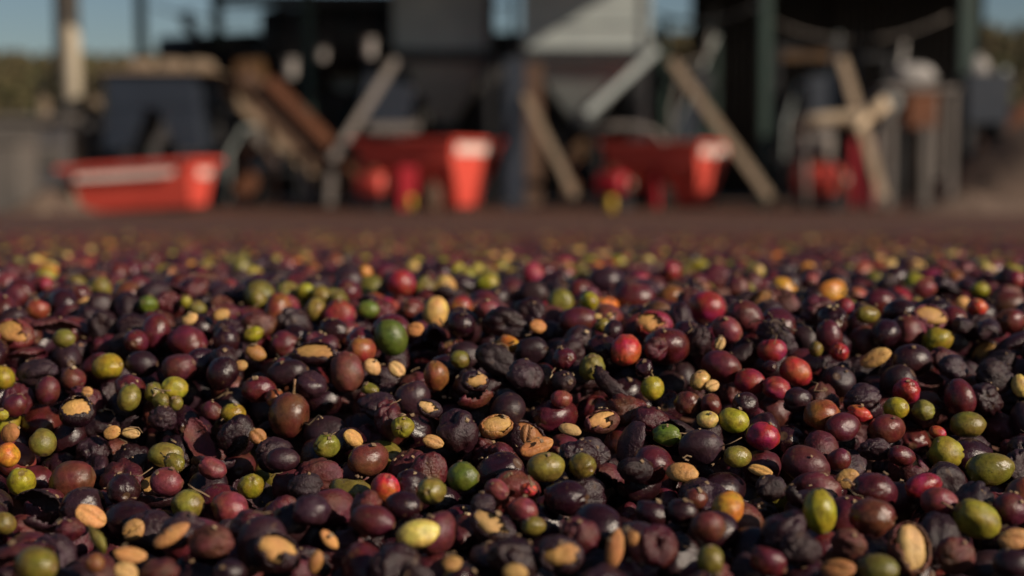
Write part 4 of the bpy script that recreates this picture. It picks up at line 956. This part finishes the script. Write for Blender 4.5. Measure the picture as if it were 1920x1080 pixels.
# ------------------------------------------------------------------ machinery clutter under the roof
def frame(px0, px1, y0, Y, depth, mat, label, seed, mats):
    g = random.Random(seed); a, c = P(px0, 300, Y), P(px1, 300, Y); w2 = c.x - a.x; h = P(960, y0, Y).z
    o = empty('machine_frame', ((a.x + c.x) / 2, Y + depth / 2, 0))
    for k in (-1, 1):
        for q in (-1, 1): MB().box((k * w2 / 2, q * depth / 2, h / 2), (.045, .045, h)).build('upright', mat, o, .003)
    for z in (h - .05, h * g.uniform(.5, .65), h * g.uniform(.2, .35)):
        MB().box((0, -depth / 2 - .036, z), (w2, .025, .04)).build('cross_bar', mat, o, .003)
    MB().tube([(-w2 / 2, -depth / 2 - .07, h * .3), (w2 / 2, -depth / 2 - .07, h * .9)], .014, 8).build('diagonal', mats[0], o)
    bz = h * g.uniform(.42, .55)
    MB().box((g.uniform(-.1, .1) * w2, 0, bz), (w2 * .55, depth * .8, h * .24)).build('gear_case', mats[1], o, .012)
    MB().tube([(w2 * .15, -depth / 2 - .10, bz + h * .22), (w2 * .15, -depth / 2 - .03, bz + h * .22)], min(.16, w2 * .28), 20).build('pulley', mats[2], o)
    MB().tube([(-w2 * .2, -depth / 2 - .09, h * .22), (-w2 * .2, -depth / 2 - .03, h * .22)], min(.11, w2 * .2), 20).build('pulley', mats[0], o)
    pts = [(-w2 * .42, -depth / 2 - .1, h * .05), (-w2 * .40, -depth / 2 - .12, h * .5), (-w2 * .2, -depth / 2 - .12, h * .74), (w2 * .3, -depth / 2 - .1, h * .78), (w2 * .44, -depth / 2 - .1, h * 1.05)]
    MB().tube(pts, .02, 8).build('pipe', mats[3], o)
    return tag(o, label, 'machine frame', 'machine frames under the roof')
frame(585, 690, 60, 13.2, .6, GREEN, 'green machine frame with pulleys behind the wooden elevator', 1, (RUST, DARKSTEEL, STEEL, BROWNWOOD))
frame(1245, 1340, 30, 12.6, .6, GREEN, 'green machine frame right of the half sunlit bin', 2, (STEEL, BLUE, DARKSTEEL, GREYWOOD))
frame(1455, 1570, 80, 12.4, .6, DARKSTEEL, 'dark machine frame inside the lean-to behind the third post', 3, (OCHRE, BLUE, GREYWOOD, STEEL))
frame(1600, 1690, 96, 12.2, .5, DARKSTEEL, 'dark machine frame behind the grey rack', 4, (GREYWOOD, DARKSTEEL, STEEL, JUG))
frame(420, 560, 190, 12.0, .5, DARKSTEEL, 'low dark machine frame behind the elevator head', 6, (RUST, BLUE, GREYWOOD, STEEL))
frame(1050, 1120, 240, 12.6, .4, DARKSTEEL, 'low dark machine frame under the half sunlit bin', 7, (RUST, BLUE, OCHRE, BROWNWOOD))
for k, (a, c, sag, lab) in enumerate((((1216, 20), (1420, 8), 26, 'dark cable sagging between half sunlit bin and third post'), ((285, 10), (560, 2), 30, 'dark cable sagging across the sky between two posts'), ((1450, 40), (1780, 30), 40, 'pale cable sagging inside the lean-to'))):
    pts = [P(a[0] + (c[0] - a[0]) * t, a[1] + (c[1] - a[1]) * t + sag * 4 * t * (1 - t), 12.1) for t in np.linspace(0, 1, 13)]
    tag(MB().tube(pts, .010, 6).build('cable', DARKSTEEL if k < 2 else GREYWOOD), lab, 'cable')
YEL = surf('yellow_paint', (.55, .36, .02), (.45, .28, .02), .5, 0, 20, (.2, .12, .03), .66, .1)
for px, py, lab in ((1145, 428, 'tiny yellow peg on the brown bed before the farther pulping machine'), (770, 408, 'tiny yellow peg on the brown bed before the nearer pulping machine')):
    Yy = 7.6 if px > 1000 else 9.4; p = P(px, py, Yy); zz = float(np.interp(Yy, PD, PZ)); e = empty('marker_peg', (p.x, Yy, zz - .01))
    MB().tube([(0, 0, 0), (0, 0, .10)], [.006, .009], 8).build('spike', DARKSTEEL, e); MB().tube([(0, 0, .05), (0, 0, .125), (0, 0, .13)], [.022, .024, .015], 10).build('head', YEL, e)
    tag(e, lab, 'marker', 'yellow marker pegs')
